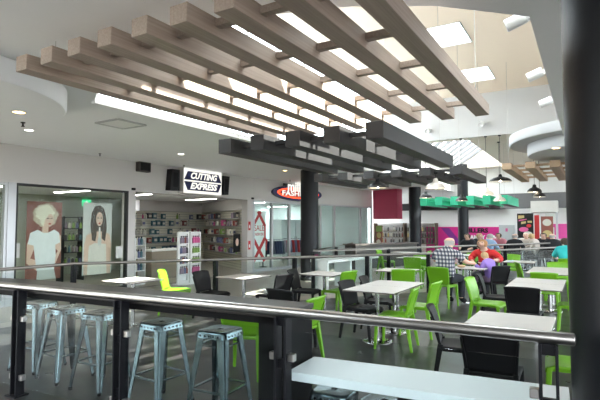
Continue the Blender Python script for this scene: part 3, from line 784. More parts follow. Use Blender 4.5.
text('millers',.5,m_lit,U*(.02*hw)+Vector((0,0,.23))+Vector((fn.x,fn.y,0))*.03,U,UZ,fs,bold=.015,width=hw*1.0)
MB().plate([(-hw*.62,.22),(-hw*.30,.22),(-hw*.30,.34),(-hw*.62,.34)],(0,0,0),U,UZ,-.02,.005).build('badge', m_black, fs)

# sale poster in the fashion window
ta,tb=.10,.10+.66; dd=fdist(261)
zb,zt=H+(HZ-262)*dd/F,H+(HZ-211)*dd/F
m_paper=M('poster_white',(.86,.88,.87),.6,var=.02)
sp=thing('sale_poster','tall white window poster with crossed red ribbons reading SALE NOW ON','poster',fp(ta,-.12,zb)); W=tb-ta; Hh=zt-zb
MB().plate([(0,0),(W,0),(W,Hh),(0,Hh)],(0,0,0),U,UZ,-.004,0).build('sheet', m_paper, sp)
rb=MB()
def ribbon(a,b,w,k):
    a,b=Vector(a),Vector(b); d=(b-a).normalized(); nn=Vector((-d.y,d.x))*w/2
    rb.plate([tuple(a-nn),tuple(b-nn),tuple(b+nn),tuple(a+nn)],(0,0,0),U,UZ,.001,.002+k*.0008)
ribbon((.06*W,.0),(.94*W,.46*Hh),.20*W,0); ribbon((.94*W,.02),(.06*W,.46*Hh),.20*W,1)
ribbon((.04*W,.44*Hh),(.04*W,.72*Hh),.12*W,2); ribbon((.96*W,.44*Hh),(.96*W,.72*Hh),.12*W,3)
ribbon((.02*W,.70*Hh),(.62*W,.99*Hh),.17*W,4); ribbon((.98*W,.70*Hh),(.40*W,.99*Hh),.17*W,5)
rb.build('ribbon_print', m_red, sp)
text('SALE',.30,m_red,U*(W*.5)+Vector((0,0,.66*Hh))+Vector((fn.x,fn.y,0))*.006,U,UZ,sp,width=W*.74)
text('NOW ON',.15,m_red,U*(W*.5)+Vector((0,0,.54*Hh))+Vector((fn.x,fn.y,0))*.006,U,UZ,sp,width=W*.62)

# ================================================================== SALON POSTERS
def cols(n, c): return M(n, c, .55, var=.10, scale=9)
m_brick=cols('print_brick',(.24,.07,.05)); m_pblond=cols('print_blond',(.85,.78,.66)); m_pskin=cols('print_skin',(.76,.52,.42)); m_pwhite=cols('print_white',(.85,.86,.90)); m_pgrey=cols('print_grey',(.66,.65,.65)); m_pdark=cols('print_dark_hair',(.07,.045,.035)); m_plip=cols('print_lips',(.45,.06,.06)); m_pbeige=cols('print_beige',(.78,.72,.68))
def poster(px0,px1,ytop,zb,label,layers):
    X=XW-.22; y0,y1=yfront(px0,X),yfront(px1,X); z1=zat(px0,ytop,X)
    t=thing('hanging_poster',label,'poster',(X,y0,zb),0,'hanging posters in the salon window'); W=y1-y0; Hh=z1-zb
    MB().box(-.012,0,0,W,0,Hh).build('panel', layers[0], t)
    mats=[l[0] for l in layers[1:]]; b=MB()
    for k,(m,poly) in enumerate(layers[1:]):
        b.mat(k); b.plate([(x*W,y*Hh) for x,y in poly],(0,0,0),UY,UZ,.0005+k*.0008,.001+k*.0008)
    b.build('printed_portrait', mats, t)
    MB().tube([(-.006,.1*W,Hh),(-.006,.1*W,2.62-zb)],.003,6).build('hanging_wire', m_alu, t); MB().tube([(-.006,.9*W,Hh),(-.006,.9*W,2.62-zb)],.003,6).build('hanging_wire', m_alu, t)
def el(cx,cy,rx,ry,n=18,a0=0,a1=2*PI): return [(cx+rx*math.cos(a0+(a1-a0)*k/n),cy+ry*math.sin(a0+(a1-a0)*k/n)) for k in range(n)]
random.seed(3)
def mop(cx,cy,rx,ry,am,n=64): return [(cx+rx*(1+am*math.sin(7*a+1)+am*.8*math.sin(13*a)+am*.6*math.sin(19*a+2))*math.cos(a),cy+ry*(1+am*math.sin(6*a)+am*.7*math.sin(15*a))*math.sin(a)) for a in [2*PI*k/n for k in range(n)]]
hair=mop(.52,.825,.36,.150,.05)
m_pblond2=cols('print_blond_shade',(.60,.50,.38))
poster(27,62,201,.45,'hanging poster of a blonde person in a white top on brick red',[m_brick,
  (m_pblond2,hair),(m_pblond,mop(.50,.85,.27,.105,.07)),(m_pskin,[(.42,.56),(.60,.56),(.62,.72),(.44,.72)]),
  (m_pskin,[(.02,.46),(.16,.60),(.22,.40),(.12,.28),(.48,.22),(.62,.10),(.3,.12),(.02,.22)]),(m_pskin,[(.98,.56),(.86,.60),(.80,.40),(.90,.36),(.70,.20),(.84,.2),(1.0,.38)]),
  (m_pwhite,[(.04,.46),(.10,.60),(.30,.64),(.46,.60),(.60,.60),(.78,.64),(.92,.60),(.96,.47),(.82,.44),(.84,.30),(.80,.12),(.30,.12),(.24,.30),(.20,.44)]),
  (m_pgrey,[(.30,.0),(.86,.0),(.80,.12),(.32,.12)]),
  (m_pskin,el(.62,.765,.135,.085)),(m_pblond,[(.42,.90),(.60,.93),(.76,.86),(.62,.84),(.52,.78),(.46,.68),(.38,.72),(.36,.84)]),(m_plip,el(.64,.715,.04,.012,8)),(m_pdark,el(.58,.785,.035,.010,8)),(m_pdark,el(.69,.785,.03,.010,8))])
poster(83.5,112,202.5,.45,'hanging poster of a long haired brunette person on pale grey',[m_pgrey,
  (m_pdark,[(.28,.52),(.24,.70),(.28,.86),(.38,.95),(.56,.97),(.70,.93),(.78,.82),(.82,.66),(.80,.52),(.60,.50),(.44,.50)]),
  (m_pskin,[(.04,.0),(.04,.42),(.12,.55),(.40,.60),(.70,.60),(.92,.56),(.99,.44),(.97,.0)]),
  (m_pbeige,[(.16,.0),(.20,.40),(.40,.44),(.60,.43),(.80,.42),(.84,.0)]),
  (m_pdark,[(.30,.48),(.26,.70),(.36,.84),(.44,.72),(.46,.56),(.42,.46)]),(m_pdark,[(.64,.50),(.66,.72),(.66,.84),(.78,.82),(.80,.58),(.76,.46)]),
  (m_pskin,el(.55,.775,.12,.10)),(m_plip,el(.56,.715,.045,.011,8)),(m_pdark,el(.50,.79,.035,.010,8)),(m_pdark,el(.61,.79,.035,.010,8)),
  (m_pbeige,[(.51,.44),(.61,.44),(.585,.66),(.53,.66)]),(m_pgrey,el(.56,.46,.07,.06,10))])
# notices stuck on the salon glass
for px,l in ((17,'white paper notice taped to the left of the salon window'),(121,'white paper notice taped to the right of the salon window')):
    y=yfront(px); t=thing('window_notice',l,'notice',(XW-.04,y,zat(px,258)),0,'paper notices on the salon window')
    MB().box(0,.002,-.10,.10,0,.30).build('sheet', M('notice_paper',(.60,.62,.60),.7), t)
    MB().box(.002,.003,-.05,.05,.24,.27).build('printed_heading', m_pgrey, t)
# salon interior
def tube_light(px0,py0,px1,py1,z,label,group,m=None):
    a,b=G(px0,py0,z),G(px1,py1,z); c_=(a+b)/2; d_=b-a; ly=max(.9,min(1.5,d_.length))
    t=thing('fluorescent_light',label,'light',(c_.x,c_.y,z),math.atan2(d_.y,d_.x),group)
    MB().box(-ly/2-.03,ly/2+.03,-.10,.10,-.03,.0).build('housing', m_white, t)
    MB().box(-ly/2,ly/2,-.07,.07,-.04,-.03).build('diffuser', m or m_tube, t)
g='fluorescent lights in the salon'
tube_light(56,191.5,88,189.4,2.61,'front fluorescent light on the salon ceiling, behind the window',g)
tube_light(65,198.6,85,197.3,2.62,'rear fluorescent light on the salon ceiling',g)
tube_light(-14,186,7,185,2.62,'fluorescent light on the salon ceiling at the far left window',g)
g='fluorescent lights in the hair shop'
tube_light(131,194.6,150,193.0,2.60,'fluorescent light just inside the left jamb of the hair shop',g)
tube_light(137,202.0,157,200.9,2.62,'fluorescent light deeper inside the hair shop on the left',g)
tube_light(186,199.3,216,197.8,2.60,'fluorescent light in the middle of the hair shop ceiling',g)
g='fluorescent lights in the fashion shop'
m_tube2=emit('fashion_tube',(.9,1,.98),60)
tube_light(252,202.4,268,201.6,2.64,'fluorescent light behind the sale poster window',g,m_tube2)
tube_light(268,206.4,287,206,2.64,'rear fluorescent light behind the fashion shop doors',g,m_tube2)
tube_light(322,207.0,338,206.6,2.64,'fluorescent light just right of the column in the fashion shop',g,m_tube2)
tube_light(346,206.0,362,205.8,2.64,'fluorescent light in the right half of the fashion shop',g,m_tube2)
t=thing('exit_sign','green exit sign glowing on the salon back wall','sign',(-14.98,yfront(86,-14.98),2.42))
MB().box(0,.04,-.16,.16,-.11,.11).build('case', emit('exit_green_glow',(.05,.75,.30),1.0), t)
MB().plate([(-.1,-.05),(-.04,-.05),(-.02,.0),(.02,-.06),(.06,-.06),(.02,.03),(-.02,.07),(-.06,.03)],(.04,0,0),UY,UZ,0,.004).build('running_figure', m_lit, t)

# ================================================================== HAIR SHOP: slat wall shelves and goods
pal=[(.05,.13,.16),(.62,.60,.53),(.24,.06,.05),(.12,.14,.26),(.55,.09,.25),(.22,.36,.09),(.04,.04,.045),(.48,.38,.16),(.26,.20,.26)]
pm=[M('pack_%d'%i,c,.5) for i,c in enumerate(pal)]
pnames=['teal','cream','red','blue','pink','green','black','yellow','mauve']
protos={}
def pack(kind, mi, x, y, z, s=1.0, label='', group=''):
    key=(kind,mi)
    if key not in protos:
        t=thing('product_'+kind,label,kind,(x,y,z),0,group)
        if kind=='bottle':
            MB().lathe([(0,0),(.035,0),(.037,.01),(.037,.13),(.016,.16),(.016,.175),(0,.175)],(0,0,0),12).build('body', pm[mi], t)
            MB().lathe([(.018,.172),(.018,.205),(0,.205)],(0,0,0),12).build('cap', m_bchair if mi!=6 else pm[1], t)
        else:
            MB().bbox(-.05,.05,-.09,.09,0,.20,.004).build('carton', pm[mi], t); MB().box(.05,.052,-.06,.06,.05,.14).build('printed_label', pm[1] if mi!=1 else pm[3], t)
        protos[key]=t; t.scale=(s,s,s); return
    src=protos[key]; r=dup(src,(x,y,z),0,label,group); r.scale=(s,s,s)
random.seed(11)
zsh=[.60,.95,1.28,1.62,1.90]; RN=['lowest','second','middle','fourth','topmost']
for run in (0,1):
    for row,z in enumerate(zsh):
        side='back' if run==0 else 'right'
        mb=MB().box(-15.0,-14.66,12.4,16.2,z-.02,z) if run==0 else MB().box(.35,PL-.6,0,.28,z-.02,z,TP)
        tag(mb.build('wall_shelf', m_alu),'thin metal shelf on the %s slat wall of the hair shop, %s row'%(side,RN[row]),'shelf','slat wall shelves')
        y=12.5 if run==0 else .45; end=16.1 if run==0 else PL-.7
        while y<end:
            if run==0 and 13.2<y<14.3: mi,kind=0,'carton'
            elif row==4 and (run==1 and y>2.2 or y>15.0): mi,kind=random.choice([6,2,3,8]),'carton'
            else: mi=random.choice([1,1,1,3,8,5,2,4,6,1]); kind=random.choice(['bottle','bottle','carton'])
            if random.random()<(.9 if mi==0 else .62):
                lab='%s %s on the %s slat wall of the hair shop, %s shelf'%(pnames[mi],'carton' if kind=='carton' else 'bottle',side,RN[row])
                if run==0: q_=Vector((-14.80,y))
                else: q_=PA+pd*y+pn*.15
                pack(kind,mi,q_.x,q_.y,z,.9+random.random()*.25,lab,'%s %ss on the %s slat wall, %s shelf'%(pnames[mi],kind,side,RN[row]))
            y+=(.21 if kind=='carton' else .12)+random.random()*.08
# white double display stand at the shop mouth
dsx=-9.72; dy0,dy1=yfront(178,dsx),yfront(200.5,dsx); ds=thing('display_stand','white two panel display stand with pink and green packets at the hair shop entrance','stand',(dsx,(dy0+dy1)/2,0)); hw=(dy1-dy0)/2
for s in (-1,1):
    ya,yb=(-hw,-.03) if s<0 else (.03,hw)
    f=MB(); f.box(-.03,.03,ya,ya+.05,0,1.46); f.box(-.03,.03,yb-.05,yb,0,1.46); f.box(-.03,.03,ya+.05,yb-.05,1.40,1.46); f.box(-.03,.03,ya+.05,yb-.05,.0,.10)
    f.box(-.03,-.02,ya+.05,yb-.05,.10,1.40); f.build('panel_frame', m_white, ds, .006)
    for z in (.30,.58,.86,1.14): MB().box(-.02,.09,ya+.05,yb-.05,z-.02,z).build('rack', m_white, ds)
MB().box(-.2,.2,-hw,hw,0,.02).build('base', m_white, ds)
for s in (-1,1):
    ya,yb=(-hw,-.03) if s<0 else (.03,hw)
    for r,z in enumerate((.30,.58,.86,1.14)):
        for k in range(4):
            y=(dy0+dy1)/2+ya+.10+k*(yb-ya-.2)/3
            mi=(4 if r in (0,3) else 5) if s>0 else random.choice([3,8,6,2])
            pack('bottle',mi,dsx+.04,y,z,1.0 if mi!=5 else .9,'%s bottle on the %s panel of the white display stand, %s row'%(pnames[mi],'right' if s>0 else 'left',['lowest','second','third','top'][r]),'%s bottles on the display stand %s panel'%(pnames[mi],'right' if s>0 else 'left'))
# checkout desk and stock
ck=thing('shop_counter','low pale shop counter inside the left of the hair shop','counter',(-11.6,11.0,0))
MB().box(-.35,.35,-.9,.9,0,.85).build('body', M('beige_laminate',(.36,.30,.23),.5), ck); MB().box(-.4,.4,-.95,.95,.85,.89).build('worktop', m_white, ck)
t=thing('framed_portrait','dark framed portrait picture leaning by the right jamb of the hair shop','picture',(XW+.01,yfront(246.8)-.0,zat(246.8,254)))
t.location.y=yfront(250.3)-.12
t.location=( -10.38, 13.05, .72)
MB().box(-.01,.02,-.17,.17,0,.62).build('frame', m_bchair, t); MB().plate(el(0,.34,.08,.13),(.021,0,0),UY,UZ,0,.002).build('face_print', m_pskin, t)
for z,l in ((1.62,'upper small red fire sign on the right jamb of the hair shop'),(.95,'lower small red fire sign on the right jamb of the hair shop')):
    t=thing('fire_sign',l,'sign',(XW,13.40,z),0,'red fire signs on the jamb'); MB().box(0,.006,-.06,.06,-.15,.15).build('plate', m_red, t); MB().plate([(-.03,-.08),(.03,-.08),(.03,.0),(.0,.05),(-.03,0)],(.006,0,0),UY,UZ,0,.002).build('symbol', m_white, t)
# trolley of bottles at left pier
t=thing('product_rack','slim rack of small bottles just inside the left jamb of the hair shop','rack',(-10.75,9.12,0))
MB().box(-.15,.15,-.18,.18,0,.05).box(-.15,.15,-.18,-.16,.05,1.3).box(-.15,.15,.16,.18,.05,1.3).build('frame', m_white, t)
for z in (.4,.75,1.1): MB().box(-.15,.15,-.16,.16,z-.02,z).build('shelf', m_white, t)
for z in (.4,.75,1.1):
    for k,mi in enumerate((1,3,0)): pack('bottle',mi,-10.68,9.03+.09*k,z,1.1,'%s bottle on the slim rack inside the left jamb, %s shelf'%(pnames[mi],{.4:'lowest',.75:'middle',1.1:'top'}[z]),'bottles on the slim rack')
# salon shelving
t=thing('salon_shelf','dark shelf unit of hair products between the two salon posters','shelf',(-13.2,8.76,0))
for y in (-.33,.33): MB().box(-.15,.15,y-.02,y+.02,0,1.9).build('side_panel', m_black, t)
for z in (.5,.85,1.2,1.55,1.88): MB().box(-.15,.15,-.31,.31,z-.02,z).build('shelf', m_black, t)
for z in (.5,.85,1.2,1.55):
    for k in range(5):
        mi=random.choice([1,3,6,5,8,0]); pack('bottle',mi,-13.1,8.52+.12*k,z,1.0,'%s bottle in the dark salon shelf unit, %s shelf'%(pnames[mi],{.5:'lowest',.85:'second',1.2:'third',1.55:'top'}[z]),'bottles in the salon shelf')
# fashion shop interior: mannequin with red jacket, clothes rail
p=fp(1.75,-1.2); mq=thing('mannequin','dark mannequin dressed in a red jacket inside the fashion shop window','mannequin',(p.x,p.y,0),-.9)
MB().lathe([(0,0),(.16,0),(.16,.015),(.02,.03),(.02,.55),(.06,.6)],(0,0,0),20).build('stand', m_black, mq)
MB().lathe([(.0,.35),(.15,.36),(.16,.6),(.13,.75),(.0,.76)],(0,0,0),20).build('skirt', m_bchair, mq)
b=MB(); b.lathe([(.16,.66),(.15,.80),(.17,.95),(.18,1.06),(.12,1.14),(.05,1.17),(0,1.17)],(0,0,0),20)
for s in (-1,1): b.tube([(s*.15,0,1.08),(s*.22,.0,.90),(s*.21,.03,.70)],[.06,.055,.045],12)
b.build('jacket', m_red, mq); b=MB(); b.ball((0,0,1.29),.085,16,10,(1,1,1.2)); b.tube([(0,0,1.15),(0,0,1.25)],.04,10); b.build('head', m_bchair, mq)
def clothes_rail(p, rz, label, colsx):
    t=thing('clothes_rail',label,'clothes rail',(p.x,p.y,0),rz)
    MB().tube([(-.6,0,1.05),(.6,0,1.05)],.012,8).tube([(-.6,0,0),(-.6,0,1.05)],.012,8).tube([(.6,0,0),(.6,0,1.05)],.012,8).build('frame', m_chrome, t)
    for k in range(9):
        b=MB(); x=-.5+k*.125; b.bar((x,0,.98),(x,0,.45),.03,.30,(0,1,0),.05,.44); b.tube([(x,0,.98),(x,0,1.065)],.005,6)
        o=b.build('garment', random.choice(colsx)); tag(o,'%s'%label.replace('steel rail of','garment among the'),'garment','garments on '+label)
        o.matrix_world = t.matrix_basis.copy() if False else Matrix.Translation((p.x,p.y,0))@Matrix.Rotation(rz,4,'Z')
clothes_rail(fp(2.7,-1.6),1.2,'steel rail of dark blue clothes left of the column in the fashion shop',[M('denim',(.06,.08,.16),.9),M('slate',(.12,.15,.2),.9)])
clothes_rail(fp(4.4,-1.8),1.0,'steel rail of mixed clothes right of the column in the fashion shop',[pm[6],pm[3],pm[8],m_red])
cb=thing('wardrobe','tall pale cabinet standing in the right half of the fashion shop','cabinet',fp(5.7,-3.2),math.atan2(fd.y,fd.x)); 
MB().box(-1.0,1.0,-.3,.3,0,1.9).build('carcass', M('pale_cabinet',(.55,.60,.60),.6), cb)
for s in (-1,1): d_=MB().box(s*.5-.48,s*.5+.48,-.33,-.3,.05,1.85).build('door', M('pale_cabinet_door',(.57,.62,.62),.6), cb); MB().box(s*.06-.01,s*.06+.01,-.35,-.33,.9,1.1).build('handle', m_chrome, d_)

# ================================================================== FAR FOOD STALLS
# rose coloured hanging sign panel beyond the fashion shop
p0,p1=D(373,22.5),D(397,21.5); dv=(p1-p0); zz0,zz1=H+(HZ-219)*22/F,3.27
t=thing('stall_sign','blank rose red sign box hanging at the end of the fashion shop','sign',(p0.x,p0.y,zz0))
U2=dv.normalized(); MB().plate([(0,0),(dv.length,0),(dv.length,zz1-zz0),(0,zz1-zz0)],(0,0,0),U2,UZ,-.4,0).build('case', m_pink, t)
# deli shelves with bottles against the far wall
p=D(398,23.6); dl=thing('deli_shelf','dark deli shelving unit full of bottles beyond the rose sign','shelf',(p.x,BY-.3,0))
for x in (-1.6,0,1.6): MB().box(x-.03,x+.03,-.2,.25,0,1.75).build('side_panel', M('deli_brown',(.10,.07,.05),.6), dl)
for z in (.75,1.05,1.35,1.72): MB().box(-1.57,1.57,-.2,.25,z-.03,z).build('shelf', M('deli_brown2',(.14,.10,.07),.6), dl)
random.seed(5)
for z,zn in ((.75,'lowest'),(1.05,'middle'),(1.35,'top')):
    for k in range(20):
        x=-1.45+k*.15
        if random.random()<.12 or abs(x)<.08: continue
        mi=random.choice([6,6,6,1,2,7]); pack('bottle',mi,p.x+x,BY-.38,z,1.15,'%s bottle on the deli shelving, %s shelf'%(pnames[mi],zn),'bottles on the deli shelves')
pp=D(379,21.2); t=thing('food_poster','bright food poster in green, yellow and red standing left of the deli shelves','poster',(pp.x,pp.y,.65),-.5)
MB().box(-.22,.22,-.01,.01,0,.98).build('panel', m_brick, t)
b=MB(); b.plate([(-.2,.7),(.2,.72),(.2,.96),(-.2,.96)],(0,-.0105,0),(1,0,0),UZ,.0,.001); b.mat(1).plate(el(.0,.55,.15,.13),(0,-.012,0),(1,0,0),UZ,0,.001); b.mat(2).plate(el(-.03,.25,.14,.12),(0,-.012,0),(1,0,0),UZ,0,.001)
b.build('food_print',[pm[5],pm[7],pm[1]],t); MB().box(-.02,.02,-.02,.02,-.65,0).box(-.2,.2,-.15,.15,-.65,-.63).build('stand', m_black, t)
pa,pb=D(350,18.2),D(411,20.2); dv=(pb-pa); kc=thing('kiosk_counter','long dark counter of the deli behind the second rail','counter',((pa+pb)/2),math.atan2(dv.y,dv.x)); L2=dv.length/2
MB().box(-L2,L2,-.3,.3,0,.88).build('body', M('kiosk_dark',(.06,.055,.05),.5), kc); MB().box(-L2-.05,L2+.05,-.36,.36,.88,.93).build('worktop', M('kiosk_top',(.10,.085,.075),.4), kc)
# magenta hoarding on the far wall
hx0,hx1=-7.0,-3.45; t=thing('shop_hoarding','wide magenta hoarding with dark and white lettering along the far white wall','hoarding',(hx0,BY-.06,0)); W=hx1-hx0
MB().box(0,W,-.04,0,0,1.56).build('panel', m_mag, t)
pxm=lambda px: G(px,225.5,H+.001).x if False else BY*(-SY+CY*((px-300)/F))/(CY+SY*((px-300)/F))
xx=pxm(470)-hx0
text('MILLERS',.27,m_black,(xx+.27,-.045,1.38),(1,0,0),UZ,t,width=1.10,bold=.014)
text('FAMILY & W',.26,m_white,(xx+.55,-.045,1.06),(1,0,0),UZ,t,width=1.30,bold=.012)
text('EAT',.26,m_white,(xx+.30,-.045,.76),(1,0,0),UZ,t,width=.6,bold=.01)
MB().plate([(.75,1.5),(1.15,1.5),(1.75,.75),(1.4,.75)],(0,-.042,0),(1,0,0),UZ,0,.003).build('purple_stripe', M('purple_print',(.20,.03,.25),.5), t)
struct('trim_2', MB().box(-9.2,-3.3,BY-.45,BY-.01,2.38,2.72), m_black)
struct('trim_3', MB().box(-3.3,3.5,BY-1.6,BY-1.2,2.36,3.0), M('grey_bulkhead',(.13,.13,.135),.6))
t=thing('service_box','grey service box mounted right of the magenta hoarding','box',(pxm(507),BY-.04,.9)); MB().bbox(-.33,.33,-.2,0,0,.75,.01).build('case', M('box_grey',(.42,.44,.45),.5), t); MB().box(-.05,.05,-.205,-.2,.45,.6).build('sticker', pm[4], t)
# kiosk with menu board, white canopy box and posters
def yback(px,Y): u=(px-300)/F; return Y*(-SY+CY*u)/(CY+SY*u)
KY=21.6
def dK(px): u=(px-300)/F; return KY/(CY+SY*u)
x0,x1=yback(517,KY),yback(533,KY); dd=dK(525); z0,z1=H-(238-HZ)*dd/F,H+(HZ-213.5)*dd/F
t=thing('menu_board','dark menu board with yellow and red food print left of the white kiosk','sign',((x0+x1)/2,KY,0)); hw=(x1-x0)/2
MB().box(-hw,hw,-.03,.03,z0,z1).build('board', m_black, t)
b=MB()
b.plate([(-hw*.85,z1-.22),(-hw*.1,z1-.18),(-hw*.1,z1-.08),(-hw*.85,z1-.08)],(0,-.03,0),(1,0,0),UZ,0,.002); b.plate([(-hw*.5,z1-.44),(hw*.1,z1-.40),(hw*.1,z1-.32),(-hw*.5,z1-.34)],(0,-.03,0),(1,0,0),UZ,0,.002); b.plate([(hw*.3,z1-.38),(hw*.85,z1-.38),(hw*.85,z1-.30),(hw*.3,z1-.30)],(0,-.03,0),(1,0,0),UZ,0,.002)
b.mat(1).plate([(-hw*.8,z1-.32),(hw*.2,z1-.26),(hw*.2,z1-.22),(-hw*.8,z1-.26)],(0,-.03,0),(1,0,0),UZ,0,.002); b.plate(el(-hw*.2,z0+.35,hw*.6,.10),(0,-.03,0),(1,0,0),UZ,0,.002)
b.mat(2).plate(el(hw*.3,z0+.18,hw*.55,.09),(0,-.032,0),(1,0,0),UZ,0,.002); b.mat(3).plate(el(hw*.45,z0+.5,hw*.3,.07),(0,-.03,0),(1,0,0),UZ,0,.002)
b.build('food_print',[pm[7],pm[4],pm[1],m_red],t)
MB().box(-hw,-hw+.04,-.025,.025,0,z0).box(hw-.04,hw,-.025,.025,0,z0).build('leg', m_alu, t)
x0,x1=yback(531,KY+.3),yback(558,KY+.3)
kk=thing('food_kiosk','white food kiosk with box canopy and red posters behind the seated group','kiosk',((x0+x1)/2,KY+.3,0)); hw=(x1-x0)/2; dd=dK(545)
zc0,zc1=H+(HZ-212)*dd/F,H+(HZ-203.5)*dd/F+.12
MB().box(-hw,hw,-.1,1.2,zc0,zc1).build('canopy_box', M('kiosk_white',(.62,.60,.57),.6), kk)
for s in (-1,1): MB().box(s*(hw-.05)-.04,s*(hw-.05)+.04,-.05,.05,0,zc0).build('post', m_alu, kk)
MB().box(-hw+.05,hw-.05,.0,1.1,0,1.0).build('body', M('kiosk_panel',(.45,.44,.44),.5), kk)
MB().box(-hw+.12,-hw+.30,-.04,-.02,1.0,2.05).build('red_poster', m_red, kk)
MB().box(-hw+.36,-hw+.80,-.04,-.02,1.05,2.0).build('food_poster', [m_brick], kk)
MB().plate(el(-hw+.58,1.75,.16,.14),(0,-.041,0),(1,0,0),UZ,0,.002).build('food_print',pm[1],kk); MB().plate(el(-hw+.58,1.3,.17,.14),(0,-.041,0),(1,0,0),UZ,0,.002).build('food_print',pm[7],kk)
MB().box(hw-.46,hw-.12,-.03,.2,1.0,2.1).build('display_glass', m_glasss, kk)
t=thing('stall_sign','narrow bright pink sign right of the kiosk beside the thick column','sign',(yback(559,BY-.1),BY-.06,1.05)); MB().box(-.35,.35,-.04,0,0,.65).build('panel', M('pink_panel',(.75,.08,.35),.5), t)
MB().box(-.3,-.2,-.05,-.04,.2,.5).build('white_print', m_white, t)

# ================================================================== PEOPLE
def skin_mesh(name, verts, edges, radii, mat, parent, sub=2, root=0):
    me=bpy.data.meshes.new(name+'_s'); me.from_pydata(verts, edges, [])
    ob=bpy.data.objects.new(name+'_s', me); COL.objects.link(ob)
    ob.modifiers.new('skin','SKIN'); 
    for i,r in enumerate(radii):
        sv=me.skin_vertices[0].data[i]; sv.radius=r if isinstance(r,tuple) else (r,r); sv.use_root=(i==root)
    sb=ob.modifiers.new('sub','SUBSURF'); sb.levels=sub; sb.render_levels=sub
    dg=bpy.context.evaluated_depsgraph_get(); dg.update()
    nm=bpy.data.meshes.new_from_object(ob.evaluated_get(dg)); nm.name=name
    bpy.data.objects.remove(ob)
    nm.materials.clear(); nm.materials.append(mat)
    for p in nm.polygons: p.use_smooth=True; p.material_index=0
    o=bpy.data.objects.new(name, nm); COL.objects.link(o); o.parent=parent
    return o
def seated(label, loc, deg, shirt, legs, hairm, skin=None, k=1.0, lean=0.0, arms=((.18,.33,.77),(-.18,.33,.77)), sleeve=.55, bald=False, hair_len=.0, fingers=False, bulk=1.0, head=(0,0), elbows=None, group=None):
    skin=skin or m_skinp
    t=thing('person',label,'person',loc,math.radians(deg),group); t.scale=(k,k,k)
    ln=lean
    def L_(x,y,z): f=(z-.5)/.6; return Vector((x,y+ln*f,z))
    pel=Vector((0,-.02,.54)); sp=L_(0,-.05,.72); ch=L_(0,-.04,.93); nk=L_(0,-.01,1.07); jw=L_(head[0]*.5,.035+head[1]*.5,1.155); md=L_(head[0],.03+head[1],1.225); tp=L_(head[0],.02+head[1],1.285)
    V=[pel,sp,ch,nk,jw,md,tp]; E=[(0,1),(1,2),(2,3),(3,4),(4,5),(5,6)]; R=[(.15*bulk,.12*bulk),(.15*bulk,.115*bulk),(.155*bulk,.11*bulk),.062,.082,.105,.075]
    def add(p,par,r): V.append(Vector(p)); E.append((par,len(V)-1)); R.append(r); return len(V)-1
    nose=add(md+Vector((0,.115,-.035)),5,.014)
    for s in (-1,1): add(md+Vector((s*.10,-.01,-.03)),5,.018)
    arm_pts=[]
    for i,s in enumerate((1,-1)):
        sh=add(L_(s*.185*bulk,-.04,1.0),2,.066)
        w=Vector(arms[i]); 
        e=Vector(elbows[i]) if elbows else Vector((s*.27*bulk,.08+ln*.3,.80))
        el_=add(e,sh,.05); wr=add(w,el_,.033); d=(w-e).normalized(); hd=add(w+d*.06,wr,.036)
        arm_pts.append((V[sh].copy(),e,w,hd))
        if fingers:
            side=Vector((d.y,-d.x,0)).normalized()
            for q_,(o_,ln_) in enumerate(((-.03,.065),(-.01,.078),(.01,.074),(.028,.06))):
                a=add(w+d*.10+side*o_,hd,.011); add(w+d*(.10+ln_*.55)+side*o_*1.15+Vector((0,0,-.008)),a,.010); 
            a=add(w+d*.05-side*s*.045,wr,.011); add(w+d*.095-side*s*.055+Vector((0,0,-.01)),a,.010)
        else: add(w+d*.13+Vector((0,0,-.015)),hd,.02)
    leg=[]
    for s in (1,-1):
        hp=add((s*.09,.02,.53),0,.095); kn=add((s*.12,.40,.50),hp,.068); an=add((s*.13,.36,.10),kn,.042); to=add((s*.14,.50,.045),an,.036); leg.append((V[hp],V[kn],V[an],V[to]))
    body=skin_mesh('body', V, E, R, skin, t, 2)
    me=body.data; names={}
    for q_,(a,b) in enumerate(E):
        names[q_]=('torso' if q_<3 else 'neck' if q_==3 else 'head' if q_ in (4,5) or b in (nose,nose+1,nose+2) else None)
    for (a,e_,w,hd),sh in zip(arm_pts,[x for x in range(len(E)) if E[x][0]==2 and x>2]):
        names[sh]='torso'; names[sh+1]='upper'; names[sh+2]='fore'
    for s in range(2):
        h0=[x for x in range(len(E)) if E[x][0]==0 and x>0][s]; names[h0]='leg'; names[h0+1]='leg'; names[h0+2]='shin'; names[h0+3]='foot'
    def near(p):
        best=None
        for q_,(a,b) in enumerate(E):
            A=V[a]; d=V[b]-A; tt=max(0,min(1,(p-A).dot(d)/max(d.length_squared,1e-9))); ra=R[a] if not isinstance(R[a],tuple) else R[a][0]; rb_=R[b] if not isinstance(R[b],tuple) else R[b][0]
            dist=(p-(A+d*tt)).length/(ra+(rb_-ra)*tt)
            if best is None or dist<best[0]: best=(dist,names[q_],tt)
        return best
    info=[near(p.center) for p in me.polygons]
    def shell(name, m, test, off, smooth=0, one=False):
        bm=bmesh.new(); bm.from_mesh(me); bm.faces.ensure_lookup_table()
        kill=[f for f in bm.faces if not test(f.calc_center_median(), info[f.index])]
        bmesh.ops.delete(bm, geom=kill, context='FACES'); bm.normal_update()
        left=set(bm.faces); isls=[]
        while left:
            st_=[left.pop()]; isl=[]
            while st_:
                f_=st_.pop(); isl.append(f_)
                for v_ in f_.verts:
                    for g_ in v_.link_faces:
                        if g_ in left: left.discard(g_); st_.append(g_)
            isls.append(isl)
        big=max((len(x) for x in isls),default=0)
        drop=[f_ for x in isls if len(x)<(big if one else .25*big) for f_ in x]
        bmesh.ops.delete(bm, geom=drop, context='FACES')
        bmesh.ops.delete(bm, geom=[v_ for v_ in bm.verts if not v_.link_faces], context='VERTS'); bm.normal_update()
